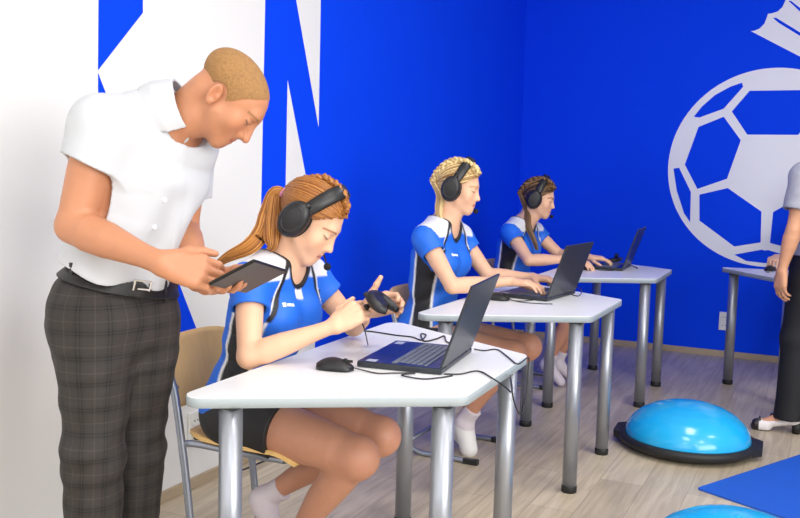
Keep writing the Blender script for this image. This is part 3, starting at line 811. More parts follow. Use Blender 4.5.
# ------------------------------------------------------------------ headset (worn, so a thing of its own)
def make_headset(label, C, X, Y, Zx, s, tilt, mic_side, boom):
    t = thing('headset', label, 'headset', tuple(C), group='black gaming headsets')
    R = np.array([X, Y, Zx]).T * s
    T = lambda p: tuple(R @ np.asarray(p, float))
    ct, st_ = math.cos(tilt), math.sin(tilt)
    def arc(a, rx, rz, w_):      # a from -pi/2..pi/2 over the top; band leans by tilt
        x = rx * math.sin(a); h = rz * math.cos(a)
        return (x, h * st_ - .022 + w_ * ct, h * ct - .012 - w_ * st_ * 1)
    def band(rx, rz, thk, wid, a0, a1, n=40):
        mb = MB(); rows = []
        for i in range(n + 1):
            a = a0 + (a1 - a0) * i / n; k = 1 - .35 * (abs(a) / (math.pi / 2)) ** 4
            rows.append([mb.bm.verts.new(T(arc(a, rx + dr, rz + dr, ww * wid * k))) for dr, ww in ((0, -.8), (0, .8), (thk * .5, 1), (thk, .8), (thk, -.8), (thk * .5, -1))])
        for i in range(n):
            for k in range(6): mb.bm.faces.new((rows[i][k], rows[i][(k + 1) % 6], rows[i + 1][(k + 1) % 6], rows[i + 1][k])).smooth = True
        mb.bm.faces.new(rows[0]); mb.bm.faces.new(rows[-1][::-1]); return mb
    band(.088, .144, .015, .023, -1.48, 1.48).build('headband', m_blk, t)
    band(.082, .135, .009, .019, -.9, .9).build('band_padding', m_foam, t)
    band(.1030, .1590, .0012, .014, -.26, .26).build('band_plate', m_metal if False else m_lapshell, t)
    for sd in (-1, 1):
        c = np.array((sd * .088, -.022, -.012)); pr_ = []
        mb = MB(); q = [(.0, .024), (.024, .026), (.036, .022), (.0405, .016), (.043, .008), (.043, -.004), (.040, -.010), (0, -.010)]
        rings = []
        for r, x in q:
            rings.append([mb.bm.verts.new(T(c + np.array((sd * x, r * 1.0 * math.cos(k * 2 * math.pi / 32), r * 1.36 * math.sin(k * 2 * math.pi / 32))))) for k in range(32)] if r else [mb.bm.verts.new(T(c + np.array((sd * x, 0, 0))))])
        for a, b in zip(rings, rings[1:]):
            for k in range(32):
                qd = list(dict.fromkeys([a[k % len(a)], a[(k + 1) % len(a)], b[(k + 1) % len(b)], b[k % len(b)]]))
                if len(qd) > 2: mb.bm.faces.new(qd).smooth = True
        cup = mb.build('ear_cup', m_blk, t)
        mb = MB(); mb.tube([T(c + np.array((sd * .0245, .028 * math.cos(k * math.pi / 16), .038 * math.sin(k * math.pi / 16)))) for k in range(33)], .0022 * s, 8); mb.build('ear_cup_ring', m_lapshell, cup)
        mb = MB(); mb.tube([T(c + np.array((-sd * .014, .034 * math.cos(k * math.pi / 16), .047 * math.sin(k * math.pi / 16)))) for k in range(33)], .0125 * s, 10); mb.build('ear_cushion', m_foam, cup)
        MB().tube([T(c + np.array((sd * .012, .004, .040))), T(c + np.array((sd * .010, .012 * st_ * 3, .060))), T(arc(sd * 1.2, .093, .152, 0))], .0075 * s, 10).build('yoke', m_blk, t)
    bp = [T(p) for p in boom]
    b = MB().tube(smooth_path(bp, 8), .0026 * s, 8).build('microphone_boom', m_blk, t)
    mb = MB(); bmesh.ops.create_uvsphere(mb.bm, u_segments=20, v_segments=14, radius=.0115 * s)
    for vv in mb.bm.verts: vv.co += Vector(bp[-1])
    mb.build('microphone_foam', m_foam, b, smooth=True)
    return t

# ------------------------------------------------------------------ seated players
BLUE_J = (.010, .150, .76); WHT = (.80, .81, .85); BLK = (.008, .008, .012)
def seated_girl(J, label, h, hair_fn, fine=True, face=None):
    """J: joints in world metres; x is forward for the sitters along the left wall"""
    g = {k: np.asarray(v, float) for k, v in J.items() if k not in ('hands', 'opt')}
    opt = J.get('opt', {}); s = opt.get('scale', .96)
    X, Y, Zx = frame_from(J['face'], J.get('up', (0, 0, 1)))
    C = g['head']; Lat = nrm(g['shR'] - g['shL']); Lat = nrm(np.array([Lat[0], Lat[1], Lat[2] * .3]))
    Fd = nrm(np.cross((0, 0, 1), Lat)) * 1.
    if Fd @ np.asarray(J['face']) < 0: Fd = -Fd
    pel, wai, che, nek = g['pelvis'], g['waist'], g['chest'], g['neck']
    spine = [(pel + A(0, 0, -.02), .148, .100), (pel * .45 + wai * .55, .138, .094), (wai, .120, .084), (wai * .5 + che * .5, .128, .090), (che, .136, .094), (che * .45 + nek * .55 - Fd * .012, .120, .074), (nek - Fd * .016 - A(0, 0, .022), .075, .058)]
    sR, sL = g['shR'], g['shL']
    hd = inframe(head_sdf(True, opt.get('ears', False)), C, X, Y, Zx, s)
    hd = near(hd, C, .17)
    skull = C + (Y * -.030 + Zx * -.075) * s
    neckf = U(.02, rc(nek - Fd * .012 - A(0, 0, .03), skull, .056, .049), rc(nek + Fd * .01 - A(0, 0, .02), C + (Y * .015 + Zx * -.085) * s, .045, .040))
    shl = U(.03, rc(sR, nek - Fd * .015, .046, .042), rc(sL, nek - Fd * .015, .046, .042))
    bust = U(.02, ell(che + Fd * .070 - Lat * -.062 - A(0, 0, .025), (.055, .055, .055)), ell(che + Fd * .070 + Lat * -.062 - A(0, 0, .025), (.055, .055, .055)))
    torso = U(.05, ellchain(spine, Lat, 2.3), shl, bust)
    arms, hands = [], []
    for q in ('R', 'L'):
        sh, el, wr = g['sh' + q], g['el' + q], g['wr' + q]
        arms.append(U(.012, limb(sh, el, [.042, .042, .040, .036, .0335]), limb(el, wr, [.0335, .0375, .035, .029, .0235, .0215])))
        hs, tips = hand_sdf(wr, *J['hands'][q][:2], 1 if q == 'R' else -1, *J['hands'][q][2:], s=.90)
        hands.append(hs)
    legs, thighs = [], []
    for q in ('R', 'L'):
        hp, kn, an, to = g['hip' + q], g['kn' + q], g['an' + q], g['toe' + q]
        th_ = limb(hp, kn, [.080, .083, .081, .076, .068, .057]); thighs.append(limb(hp, kn, [.084, .085, .083, .078, .070, .060]))
        back = nrm(np.cross(np.cross(nrm(kn - hp), nrm(an - kn)), nrm(an - kn)))
        cf = limb(kn, an, [.050, .053, .054, .049, .040, .033, .029], bulge=-back * -.012)
        ft = U(.02, rc(an, to, .033, .022), ell(an * .85 + to * .15, (.034, .034, .034)))
        legs.append(U(.03, th_, cf, ell(kn, (.054, .054, .054)))); legs.append(ft)
    hipf = U(.05, *[ell(g['hip' + q] + A(0, 0, .0) - Fd * .05, (.098, .098, .092)) for q in 'RL'])
    body = U(.035, U(.025, torso, neckf), hipf)
    body = U(.03, body, *legs); body = U(.025, body, *arms); body = U(.012, body, *hands); body = U(.014, body, hd)
    allp = np.array([v for k, v in g.items() if k not in ('face', 'up')] + [np.asarray(C) + Zx * .13, np.asarray(C) + Y * .13])
    ex = opt.get('clip'); lo_, hi_ = allp.min(0) - .16, allp.max(0) + .16
    skin = np.array(SKIN_F, F32)
    def bcol(P):
        col = np.tile(skin, (len(P), 1)).astype(F32)
        z = P[:, 2]; lg = np.clip((.62 - z) / .06, 0, 1)[:, None]; col = col * (1 - lg) + np.array(SKIN_LEG_SHADED, F32) * lg  # legs in a darker skin tone, with the shade under the tables put into it
        for q in 'RL':   # knees and knuckles a little redder
            d = ((P - g['kn' + q].astype(F32)) ** 2).sum(1); col *= 1 - np.exp(-d / .004)[:, None] * np.array((.0, .06, .07), F32)
        pl_ = ((P - C.astype(F32)) ** 2).sum(1) < .17 ** 2
        sub = col[pl_]; head_color(P[pl_], sub, C, X, Y, Zx, s, SKIN_F, lin(206, 120, 112), J.get('brow', lin(150, 100, 66))); col[pl_] = sub
        return col
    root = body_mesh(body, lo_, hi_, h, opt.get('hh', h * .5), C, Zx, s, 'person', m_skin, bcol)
    tag(root, label, 'person')
    # jersey
    cuf = []
    tor2 = U(.05, off(ellchain(spine, Lat, 2.3), .013), off(shl, .014), off(bust, .013), off(hipf, .012))
    slv = []
    for q in ('R', 'L'):
        sh, el = g['sh' + q], g['el' + q]; d = nrm(el - sh); sl = opt.get('sleeve', .115)
        a_ = rc(sh - d * .01, sh + d * (sl + .05), .054, .059); a_ = INT(a_, half(sh + d * sl, d))
        slv.append(a_); cuf.append((sh, d, sl))
    jer = U(.025, tor2, *slv)
    for (sh, d, sl) in cuf: jer = SUB(jer, rc(sh + d * (sl - .025), sh + d * (sl + .10), .0480, .0505), .0)
    nkc = U(.03, rc(nek - Fd * .016 - A(0, 0, .012), nek + A(0, 0, .14) + Fd * .02, .066, .085), rc(nek + Fd * .06 - A(0, 0, .02), nek + Fd * .10 - A(0, 0, .095), .040, .010))
    jer = SUB(jer, nkc, .006)
    hem = opt.get('hem', None) or pel[2] - .035
    jer = INT(jer, lambda P: hem - P[:, 2] - .0)
    cl0 = jer
    fold = lambda P: cl0(P) + .004 * vnoise(P, 11, 3) * np.clip((che[2] - P[:, 2]) / .12 + .6, .3, 1) + .0035 * np.sin(P[:, 2] * 55 + 6 * vnoise(P, 7, 9) + (P @ Lat.astype(F32)) * 22) * np.clip((che[2] - .03 - P[:, 2]) / .12, 0, 1)
    def jcol(P):
        n = len(P); col = np.tile(np.array(BLUE_J, F32), (n, 1)); z = P[:, 2]
        zs_ = np.array([x[0][2] for x in spine]); ctr = np.stack([np.interp(z, zs_, [x[0][i] for x in spine]) for i in range(3)], 1)
        r = P - ctr; lat = r @ Lat; fw = r @ Fd; al = np.abs(lat)
        def put(mk, c): mk = np.clip(np.asarray(mk, F32), 0, 1)[:, None]; col[:] = col * (1 - mk) + np.array(c, F32) * mk
        sw = h * .8
        st = lambda d: np.clip(.5 - d / sw, 0, 1)                      # d<0 inside
        zt = min(sR[2], sL[2]); zarm = zt - .035
        rad_ = np.sqrt(lat ** 2 + fw ** 2)
        phi = np.degrees(np.arctan2(al, fw)); cen = 74 + 6 * np.sin(np.clip((zarm - z) / .40, 0, 1) * math.pi) ; hf = 23 - 8 * np.clip((zarm - z) / .36, 0, 1)
        dd = (np.abs(phi - cen) - hf) * math.pi / 180 * rad_
        arm = np.zeros(n, bool)
        for (sh, d, sl) in cuf:
            tt = (P - sh) @ d; rr = np.sqrt(np.maximum(((P - sh) ** 2).sum(1) - tt ** 2, 0)); arm |= (tt > .0) & (rr < .066) & (al > .125)
        lowm = st(z - zarm) * (~arm)
        put(lowm * st(np.abs(dd) - .0075), WHT); put(lowm * st(dd + .004), BLK)
        # pale shoulder yoke
        top_ = np.zeros(n, F32)
        for sh in (sR, sL):
            a_ = nek - Fd * .03; ba = (sh - a_) * 1.04; t = np.clip((P - a_) @ ba / (ba @ ba), 0, 1); dq = np.sqrt((((P - a_) - t[:, None] * ba) ** 2).sum(1))
            top_ = np.maximum(top_, st(dq - (.090 - .022 * t)) * (t < .97) * st(np.interp(t, [0, 1], [a_[2] - .045, sh[2] + .008]) - z))
        put(top_, WHT)
        # dark raglan stripe down the front to the armpit
        ln = .060 + (nek[2] - z) * .46
        fr = (fw > .0) * st(zarm - .075 - z) * st(z - nek[2] - .04) * st((phi - 60) * .002) * (~arm)
        put(fr * st(np.abs(al - ln - .011) - .0035), WHT); put(fr * st(np.abs(al - ln) - .0080), BLK)
        nd = evalb(nkc, P.astype(F32)); put(st(nd - .011) * (z > hem + .25), BLK)
        if opt.get('vee'): put((np.abs(lat) < .018) * (fw > 0) * st(nd - .030) * st(.011 - nd) * (z > che[2]), WHT)
        return col
    jo = sdf_mesh(fold, lo_, hi_, h, 'jersey', m_cloth, root, jcol)
    jo['label'] = 'blue sports jersey with white shoulders and black side panels'
    # small white chest mark
    if opt.get('mark'):
        mb = MB(); dr = nrm(g['mark'] - CAM); c0 = CAM + dr * (np.linalg.norm(g['mark'] - CAM) - .25)
        for _ in range(60): c0 = c0 + dr * float(fold(c0[None].astype(F32))[0]) * .8
        e_ = .004; n_ = nrm([float(fold((c0 + np.eye(3)[i] * e_)[None].astype(F32))[0] - fold((c0 - np.eye(3)[i] * e_)[None].astype(F32))[0]) for i in range(3)])
        uz = nrm(A(0, 0, 1) - n_ * n_[2]); ux = np.cross(uz, n_); ux = ux if ux @ RT > 0 else -ux
        c0 = c0 + n_ * .0012
        xs = 0
        def B_(x, z, ww, hh):
            q_ = c0 + ux * x + uz * z; q_ = q_ - n_ * (float(fold(q_[None].astype(F32))[0]) - .0012)
            mb.box(tuple(q_), (.0022, ww, hh), rot=Matrix((tuple(n_), tuple(ux), tuple(uz))).transposed())
        B_(0, 0, .004, .013); B_(.005, .005, .009, .0035); B_(.005, -.005, .009, .0035); B_(.006, 0, .006, .003)
        for k in range(7): B_(.014 + k * .0042, -.0010, .0026, .0085)
        B_(.0200, .0026, .0150, .0022); B_(.0340, .0026, .0100, .0022); B_(.0300, -.0042, .0060, .0020)
        mb.build('chest_mark', m_emblem, jo)
    # shorts
    shf = U(.05, off(hipf, .008), off(ellchain(spine[:2], Lat, 2.3), .006), *[INT(off(tf, .014), half(g['hip' + q] * .66 + g['kn' + q] * .34, g['kn' + q] - g['hip' + q])) for tf, q in zip(thighs, 'RL')])
    shf = INT(shf, lambda P: P[:, 2] - (hem + .06))
    sdf_mesh(shf, lo_, hi_, h, 'shorts', m_short, root)
    # socks
    for q in 'RL':
        an, kn, to = g['an' + q], g['kn' + q], g['toe' + q]; d = nrm(kn - an)
        f = INT(off(U(.02, limb(an, an + d * .14, [.031, .034, .040]), rc(an, to, .034, .024), ell(an * .85 + to * .15, (.035, .035, .035))), .005), half(an + d * .085, d))
        f0 = f; f = (lambda f0: lambda P: f0(P) + .0015 * np.sin(P[:, 2] * 300))(f0) if False else f0
        ct = (an + to) / 2
        sk_ = sdf_mesh(f, np.minimum(an, to) - .12, np.maximum(an, to) + .14, max(h, .004), 'sock', m_socks, root)
        if opt.get('shoes'):
            dn = nrm(to - an); sf = INT(off(U(.02, rc(an - A(0, 0, .02), to, .038, .030), rc(an - A(0, 0, .04), to - A(0, 0, .01), .034, .030)), .006), half(an + d * .035, d))
            sdf_mesh(sf, np.minimum(an, to) - .12, np.maximum(an, to) + .12, max(h, .004), 'shoe', m_shoe, root)
    hair_fn(root, C, X, Y, Zx, s, g, Fd, Lat)
    return root, (C, X, Y, Zx, s)

def hair_shell(root, C, X, Y, Zx, s, m, h, line, thick=.010, seed=1):
    """combed-back hair lying on the skull: everything above the hair line"""
    cc = (0, -.014, .036)
    def f(p):
        d = ell(cc, (.0745, .0985, .0815))(p) - thick
        d = d + .0025 * np.sin(60 * (p[:, 0] / .07) + 9 * vnoise(p, 25, seed)) * .6
        return -smin(-d, -line(p), .006)
    def col(P): return np.repeat((.45 + .5 * vnoise(P, 140, 4))[:, None], 3, 1)
    return sdf_mesh(inframe(f, C, X, Y, Zx, s), C - .17, C + .17, h, 'hair', m, root, col)

# ---- hair
m_red = hair_mat('auburn_hair', lin(112, 54, 20), lin(238, 168, 86))
m_blond = hair_mat('blonde_hair', lin(150, 108, 58), lin(246, 220, 162))
m_brown = hair_mat('dark_blonde_hair', lin(24, 16, 12), lin(140, 104, 66))
m_buzz = colmat('cropped_hair', .8, noise=.25, nscale=400, bump=.5, bscale=900)
m_pink = mat('pink_hair_tie', lin(228, 150, 190), .6)
line0 = lambda sh=0.: (lambda p: (.92 * p[:, 1] - p[:, 2] + sh) / 1.36)
def hairline_gen(back=True, sh=0.):
    cc = np.array((0, -.014, .036)); e2 = nrm((0, 1, .92))
    def gen(rg):
        a = rg.uniform(0, 2 * math.pi) if back else rg.uniform(-.15, math.pi + .15)
        up_ = abs(rg.normal(0, .020)) * (1 if math.sin(a) > 0 else .6)
        p = np.array((.078 * math.cos(a), 0, 0)) + e2 * .108 * math.sin(a) + np.array((0, -.4, 1.)) * up_ + np.array((0, 0, -sh))
        return p - cc
    return gen
def to_world(C, X, Y, Zx, s): return lambda p: np.asarray(C) + np.array([X, Y, Zx]).T @ (np.asarray(p, float) * s)

def hair_red(root, C, X, Y, Zx, s, g, Fd, Lat):
    rg = np.random.default_rng(3); W = to_world(C, X, Y, Zx, s)
    hair = hair_shell(root, C, X, Y, Zx, s, m_red, .004, line0(.004), .008, 1)
    tie = (.0, -.115, .012)
    strands('scalp_locks', [(a_, r_, .12 + .38 * t_) for a_, r_, t_ in scalp_strands(C, X, Y, Zx, s, tie, hairline_gen(), rg, 620, .008, .0026)], m_red, hair)
    br = [W(p) for p in ((.030, .074, .088), (.022, .045, .118), (.018, .0, .131), (.012, -.05, .121), (.004, -.104, .062), tie)]
    strands('braid', braid_curves(br, .0125, rg, 13, (.05, .55)), m_red, hair, 6)
    t0 = W(tie); d_ = nrm(W((0, -.15, -.015)) - t0)
    MB().tube([t0 + (X * math.cos(a) + Zx * math.sin(a)) * .0155 - Y * .004 for a in np.linspace(0, 2 * math.pi, 25)], .006, 8).build('hair_tie', m_pink, hair)
    tail = [t0, t0 + d_ * .035 + A(0, 0, -.004), pxp(268, 214, 1, -4.615), pxp(262, 232, 1, -4.655), pxp(250, 246, 1, -4.685), pxp(228, 257, 1, -4.70), pxp(212, 268, 1, -4.70)]
    tail2 = [t0, t0 + d_ * .03 + A(0, 0, -.006), pxp(273, 216, 1, -4.62), pxp(272, 234, 1, -4.665), pxp(272, 246, 1, -4.675), pxp(268, 252, 1, -4.68)]
    cur = []
    for k in range(330):
        tl = tail if k % 3 else tail2
        P = np.array(smooth_path(tl, 6)); n = len(P); u_ = np.linspace(0, 1, n)
        a = rg.uniform(0, 2 * math.pi); r = math.sqrt(rg.uniform(0, 1)); T = np.gradient(P, axis=0); T /= np.linalg.norm(T, axis=1, keepdims=True)
        S1 = np.cross(T, FW); S1 /= np.linalg.norm(S1, axis=1, keepdims=True); S2 = np.cross(T, S1)
        wd = np.interp(u_, [0, .08, .35, .65, 1], [.012, .016, .027, .026, .008]); th_ = np.interp(u_, [0, .1, .4, 1], [.012, .016, .020, .006])
        P = P + S1 * (wd * r * math.cos(a))[:, None] + S2 * (th_ * r * math.sin(a))[:, None]
        m_ = int(n * rg.uniform(.72, 1)); P = P[:m_]
        cur.append((P, .0026 * np.interp(np.linspace(0, 1, m_), [0, .1, .7, 1], [.8, 1, 1, .15]), np.clip(rg.uniform(.05, .85) + .12 * (k % 3 > 0), 0, 1)))
    strands('ponytail', cur, m_red, hair)
    # loose wisp falling in front of the far shoulder
    cur = []
    for k in range(26):
        o = rg.normal(0, .004, 3)
        P = np.array(smooth_path([W((-.060, .01, -.045)) + o, pxp(304, 262, 1, -4.50) + o, pxp(308, 282, 1, -4.49) + o * 1.4, pxp(305, 302, 1, -4.49) + o * 2], 6))
        cur.append((P, .0016, rg.uniform(.1, .7)))
    strands('loose_lock', cur, m_red, hair)

def hair_blond(root, C, X, Y, Zx, s, g, Fd, Lat, m=None, tail=None, tieW=None, side=True, sd=7):
    m = m or m_blond
    rg = np.random.default_rng(sd); W = to_world(C, X, Y, Zx, s)
    hair = hair_shell(root, C, X, Y, Zx, s, m, .005, line0(.002), .009, 2)
    tie = (.030, -.118, -.012)
    strands('scalp_locks', scalp_strands(C, X, Y, Zx, s, tie, hairline_gen(), rg, 380, .008, .0034, .004), m, hair)
    for off_ in (.016, .046):
        br = [W(p) for p in ((off_, .078, .082), (off_ + .004, .046, .113), (off_ + .006, .0, .124), (off_ + .006, -.055, .112), (off_ + .004, -.104, .062), (.028, -.126, .006), tie)]
        strands('braid', braid_curves(br, .0125, rg, 12), m, hair, 6)
    cur = []
    for k in range(120):
        P = np.array(smooth_path([W(tie)] + tail, 6)); n = len(P); u_ = np.linspace(0, 1, n)
        a = rg.uniform(0, 2 * math.pi); r = math.sqrt(rg.uniform(0, 1))
        wd = np.interp(u_, [0, .1, .5, 1], [.012, .016, .022, .010])
        P = P + Fd * (wd * r * math.cos(a))[:, None] + Lat * (wd * .6 * r * math.sin(a))[:, None]
        cur.append((P, .0030 * np.interp(u_, [0, .8, 1], [1, 1, .3]), rg.uniform(.2, 1)))
    strands('ponytail', cur, m, hair)
    cur = []
    for k in range(60):    # flyaway hairs
        d0 = nrm(np.array((rg.normal(0, .4), rg.uniform(-1, .6), rg.uniform(.0, 1)))); b0 = np.array((0, -.014, .036)) + d0 * np.array((.080, .104, .088))
        t_ = nrm(np.cross(d0, rg.normal(0, 1, 3))); P = [W(b0), W(b0 + d0 * .008 + t_ * .012), W(b0 + d0 * .012 + t_ * .030)]
        cur.append((np.array(smooth_path(P, 4)), .0007, rg.uniform(.5, 1)))
    strands('flyaway_hairs', cur, m, hair, 3)

V3 = lambda *v: np.array(v, float)
LAP = (.42, .40, .25)
TYPE = (.30, .38, .30)
if 'girls' not in SKIP:
    Y1, Y2, Y3 = -4.58, -3.09, -1.53
    RU = lambda a, b, c: RT * a + UP * b + FW * c
    f1 = math.radians(38); yw = math.radians(14)
    J1 = dict(head=pxp(311, 220, 1, Y1), face=(math.cos(f1) * math.cos(yw), math.cos(f1) * math.sin(yw), -math.sin(f1)), up=(0, .03, 1),
              pelvis=(.625, Y1, .56), waist=(.638, Y1, .70), chest=(.685, Y1, .865), neck=(.735, Y1, 1.005),
              shR=(.712, Y1 - .155, .957), shL=(.735, Y1 + .155, .948), elR=(.782, -4.838, .758), elL=(.850, -4.335, .782),
              wrR=pxp(334, 326, 1, -4.71), wrL=(.975, -4.505, .868),
              hipR=(.655, Y1 - .088, .525), hipL=(.655, Y1 + .088, .525), knR=(1.060, Y1 - .10, .462), knL=(1.030, Y1 + .105, .468),
              anR=(.80, Y1 - .03, .125), anL=(.635, Y1 + .035, .215), toeR=(.90, Y1 - .03, .035), toeL=(.70, Y1 + .05, .055),
              mark=pxp(283, 306, 2, .90),
              hands=dict(R=(RU(.80, .52, .25), RU(.35, -.25, .9), (.75, .85, .45), .05, ((.6, .6, .4), (.9, .2, .1), (1, .1, .1))),
                         L=(RU(.92, .30, .15), RU(.1, -.35, -.9), (.80, .75, .4), .05, ((.5, .8, .2), (.6, .75, .1), (.7, .7, .0)))),
              opt=dict(hem=.535, vee=True, mark=True, sleeve=.085, scale=1.0), brow=lin(150, 96, 60))
    J1['mark'] = pxp(283, 305, 1, Y1 - .085)
    r1, h1 = seated_girl(J1, 'red-haired young woman with a ponytail holding a game controller at the nearest table', .0042, hair_red)
    C, X, Y, Zx, s = h1
    make_headset('black headset on the red-haired player, band across her auburn braid', C, X, Y, Zx, s * 1.03, math.radians(18), -1,
                 [(-.098, .010, -.035), (-.088, .060, -.060), (-.060, .096, -.074), (-.030, .122, -.082)])
    cpos = pxp(377, 299, 1, -4.60)
    ey = nrm(FW * .95 + RT * .30); ex = UP * .78 - RT * .62; ex = nrm(ex - ey * (ex @ ey)); ez = np.cross(ex, ey)
    make_controller('black wired game controller held in both hands by the red-haired player', tuple(cpos), [[ex[i], ey[i], ez[i]] for i in range(3)])
    cable('black controller cord hanging from the red-haired player\'s hands to the table', [cpos + A(-.02, 0, -.012), pxp(362, 318, 1, -4.60), pxp(365, 331, 1, -4.60), pxp(368, 345, 2, Z)], .0022)

    f2 = math.radians(13); yw2 = math.radians(14)
    J2 = dict(head=pxp(459, 187, 1, Y2), face=(math.cos(f2) * math.cos(yw2), math.cos(f2) * math.sin(yw2), -math.sin(f2)),
              pelvis=(.600, Y2, .56), waist=(.600, Y2, .715), chest=(.618, Y2, .905), neck=(.655, Y2, 1.060),
              shR=(.625, Y2 - .160, .998), shL=(.668, Y2 + .158, .990), elR=(.775, -3.285, .800), elL=(.80, -2.89, .812),
              wrR=(.965, -3.045, .812), wrL=(1.00, -2.83, .812),
              hipR=(.58, Y2 - .092, .530), hipL=(.58, Y2 + .092, .530), knR=(1.03, Y2 - .09, .505), knL=(1.045, Y2 + .09, .51),
              anR=(.795, Y2 - .04, .150), anL=(.70, Y2 + .05, .14), toeR=(.825, Y2 - .05, .035), toeL=(.78, Y2 + .05, .035),
              mark=pxp(452, 255, 1, Y2 - .08),
              hands=dict(R=(V3(1, .15, -.03), V3(0, 0, -1), TYPE, .05), L=(V3(1, -.1, -.03), V3(0, 0, -1), TYPE, .05)),
              opt=dict(hem=.535, sleeve=.075, shoes=True, mark=True), brow=lin(176, 136, 90))
    r2, h2 = seated_girl(J2, 'blonde young woman with braided hair typing on the laptop at the middle table', .0055,
                         lambda *a: hair_blond(*a, tail=[pxp(440, 196, 1, Y2 - .05), pxp(439, 212, 1, Y2 - .07), pxp(443, 226, 1, Y2 - .075)]))
    C, X, Y, Zx, s = h2
    make_headset('black headset on the blonde player at the middle table', C, X, Y, Zx, s * 1.06, math.radians(17), -1,
                 [(-.098, .010, -.035), (-.088, .055, -.060), (-.055, .086, -.080), (-.022, .100, -.088)])

    f3 = math.radians(14); yw3 = math.radians(14)
    J3 = dict(head=pxp(539, 198, 1, Y3), face=(math.cos(f3) * math.cos(yw3), math.cos(f3) * math.sin(yw3), -math.sin(f3)),
              pelvis=(.470, Y3, .56), waist=(.470, Y3, .70), chest=(.490, Y3, .855), neck=(.535, Y3, .995),
              shR=(.505, Y3 - .160, .940), shL=(.560, Y3 + .158, .936), elR=(.655, Y3 - .255, .790), elL=(.72, Y3 + .19, .795),
              wrR=(.868, Y3 - .115, .800), wrL=(.93, Y3 + .09, .800),
              hipR=(.48, Y3 - .092, .530), hipL=(.48, Y3 + .092, .530), knR=(.93, Y3 - .09, .505), knL=(.93, Y3 + .09, .505),
              anR=(.735, Y3 - .06, .13), anL=(.76, Y3 + .07, .12), toeR=(.83, Y3 - .06, .035), toeL=(.87, Y3 + .07, .035),
              hands=dict(R=(V3(1, .1, -.12), V3(0, .1, -1), (.35, .4, .3), .05), L=(V3(1, .1, -.03), V3(0, 0, -1), TYPE, .05)),
              opt=dict(hem=.535, sleeve=.08, shoes=False), brow=lin(96, 70, 48))
    r3, h3 = seated_girl(J3, 'young woman with dark blonde hair at the farthest table, nearest the room corner', .007,
                         lambda *a: hair_blond(*a, m=m_brown, sd=11, tail=[pxp(527, 212, 1, Y3 - .05), pxp(528, 226, 1, Y3 - .085), pxp(534, 240, 1, Y3 - .095), pxp(537, 250, 1, Y3 - .095)]))
    C, X, Y, Zx, s = h3
    make_headset('black headset on the player at the farthest table near the corner', C, X, Y, Zx, s * 1.08, math.radians(12), -1,
                 [(-.098, .010, -.035), (-.088, .055, -.060), (-.055, .086, -.082), (-.022, .102, -.088)])

# ------------------------------------------------------------------ standing man with a tablet
def plaid_mat():
    m = bpy.data.materials.new('dark_check_trouser_cloth'); m.use_nodes = True; nt = m.node_tree; b = nt.nodes['Principled BSDF']; L = nt.links
    at = nt.nodes.new('ShaderNodeAttribute'); at.attribute_name = 'Col'
    sp = nt.nodes.new('ShaderNodeSeparateXYZ'); L.new(at.outputs['Vector'], sp.inputs[0])
    def M_(op, a, b_=None):
        n = nt.nodes.new('ShaderNodeMath'); n.operation = op
        for i, v in enumerate((a, b_)):
            if v is None: continue
            if isinstance(v, (int, float)): n.inputs[i].default_value = v
            else: L.new(v, n.inputs[i])
        return n.outputs[0]
    def band(c, period, centre, width):
        f = M_('FRACT', M_('DIVIDE', c, period)); return M_('LESS_THAN', M_('ABSOLUTE', M_('SUBTRACT', f, centre)), width / period / 2)
    dark = None; light = None
    for c in (sp.outputs[0], sp.outputs[1]):
        d = M_('ADD', band(c, .062, .30, .0035), M_('ADD', band(c, .062, .42, .0035), M_('MULTIPLY', band(c, .062, .36, .022), .35)))
        l = band(c, .062, .82, .0028)
        dark = d if dark is None else M_('ADD', dark, d); light = l if light is None else M_('ADD', light, l)
    tw = nt.nodes.new('ShaderNodeTexNoise'); tw.inputs['Scale'].default_value = 420; tw.inputs['Detail'].default_value = 2
    v = M_('SUBTRACT', M_('ADD', 1.0, M_('MULTIPLY', light, .55)), M_('MULTIPLY', dark, .38))
    v = M_('MULTIPLY', v, M_('ADD', .25, M_('MULTIPLY', tw.outputs[0], 1.5)))
    sc = nt.nodes.new('ShaderNodeVectorMath'); sc.operation = 'SCALE'; sc.inputs[0].default_value = lin(46, 41, 39); L.new(v, sc.inputs['Scale'])
    L.new(sc.outputs[0], b.inputs['Base Color']); b.inputs['Roughness'].default_value = .75
    return m

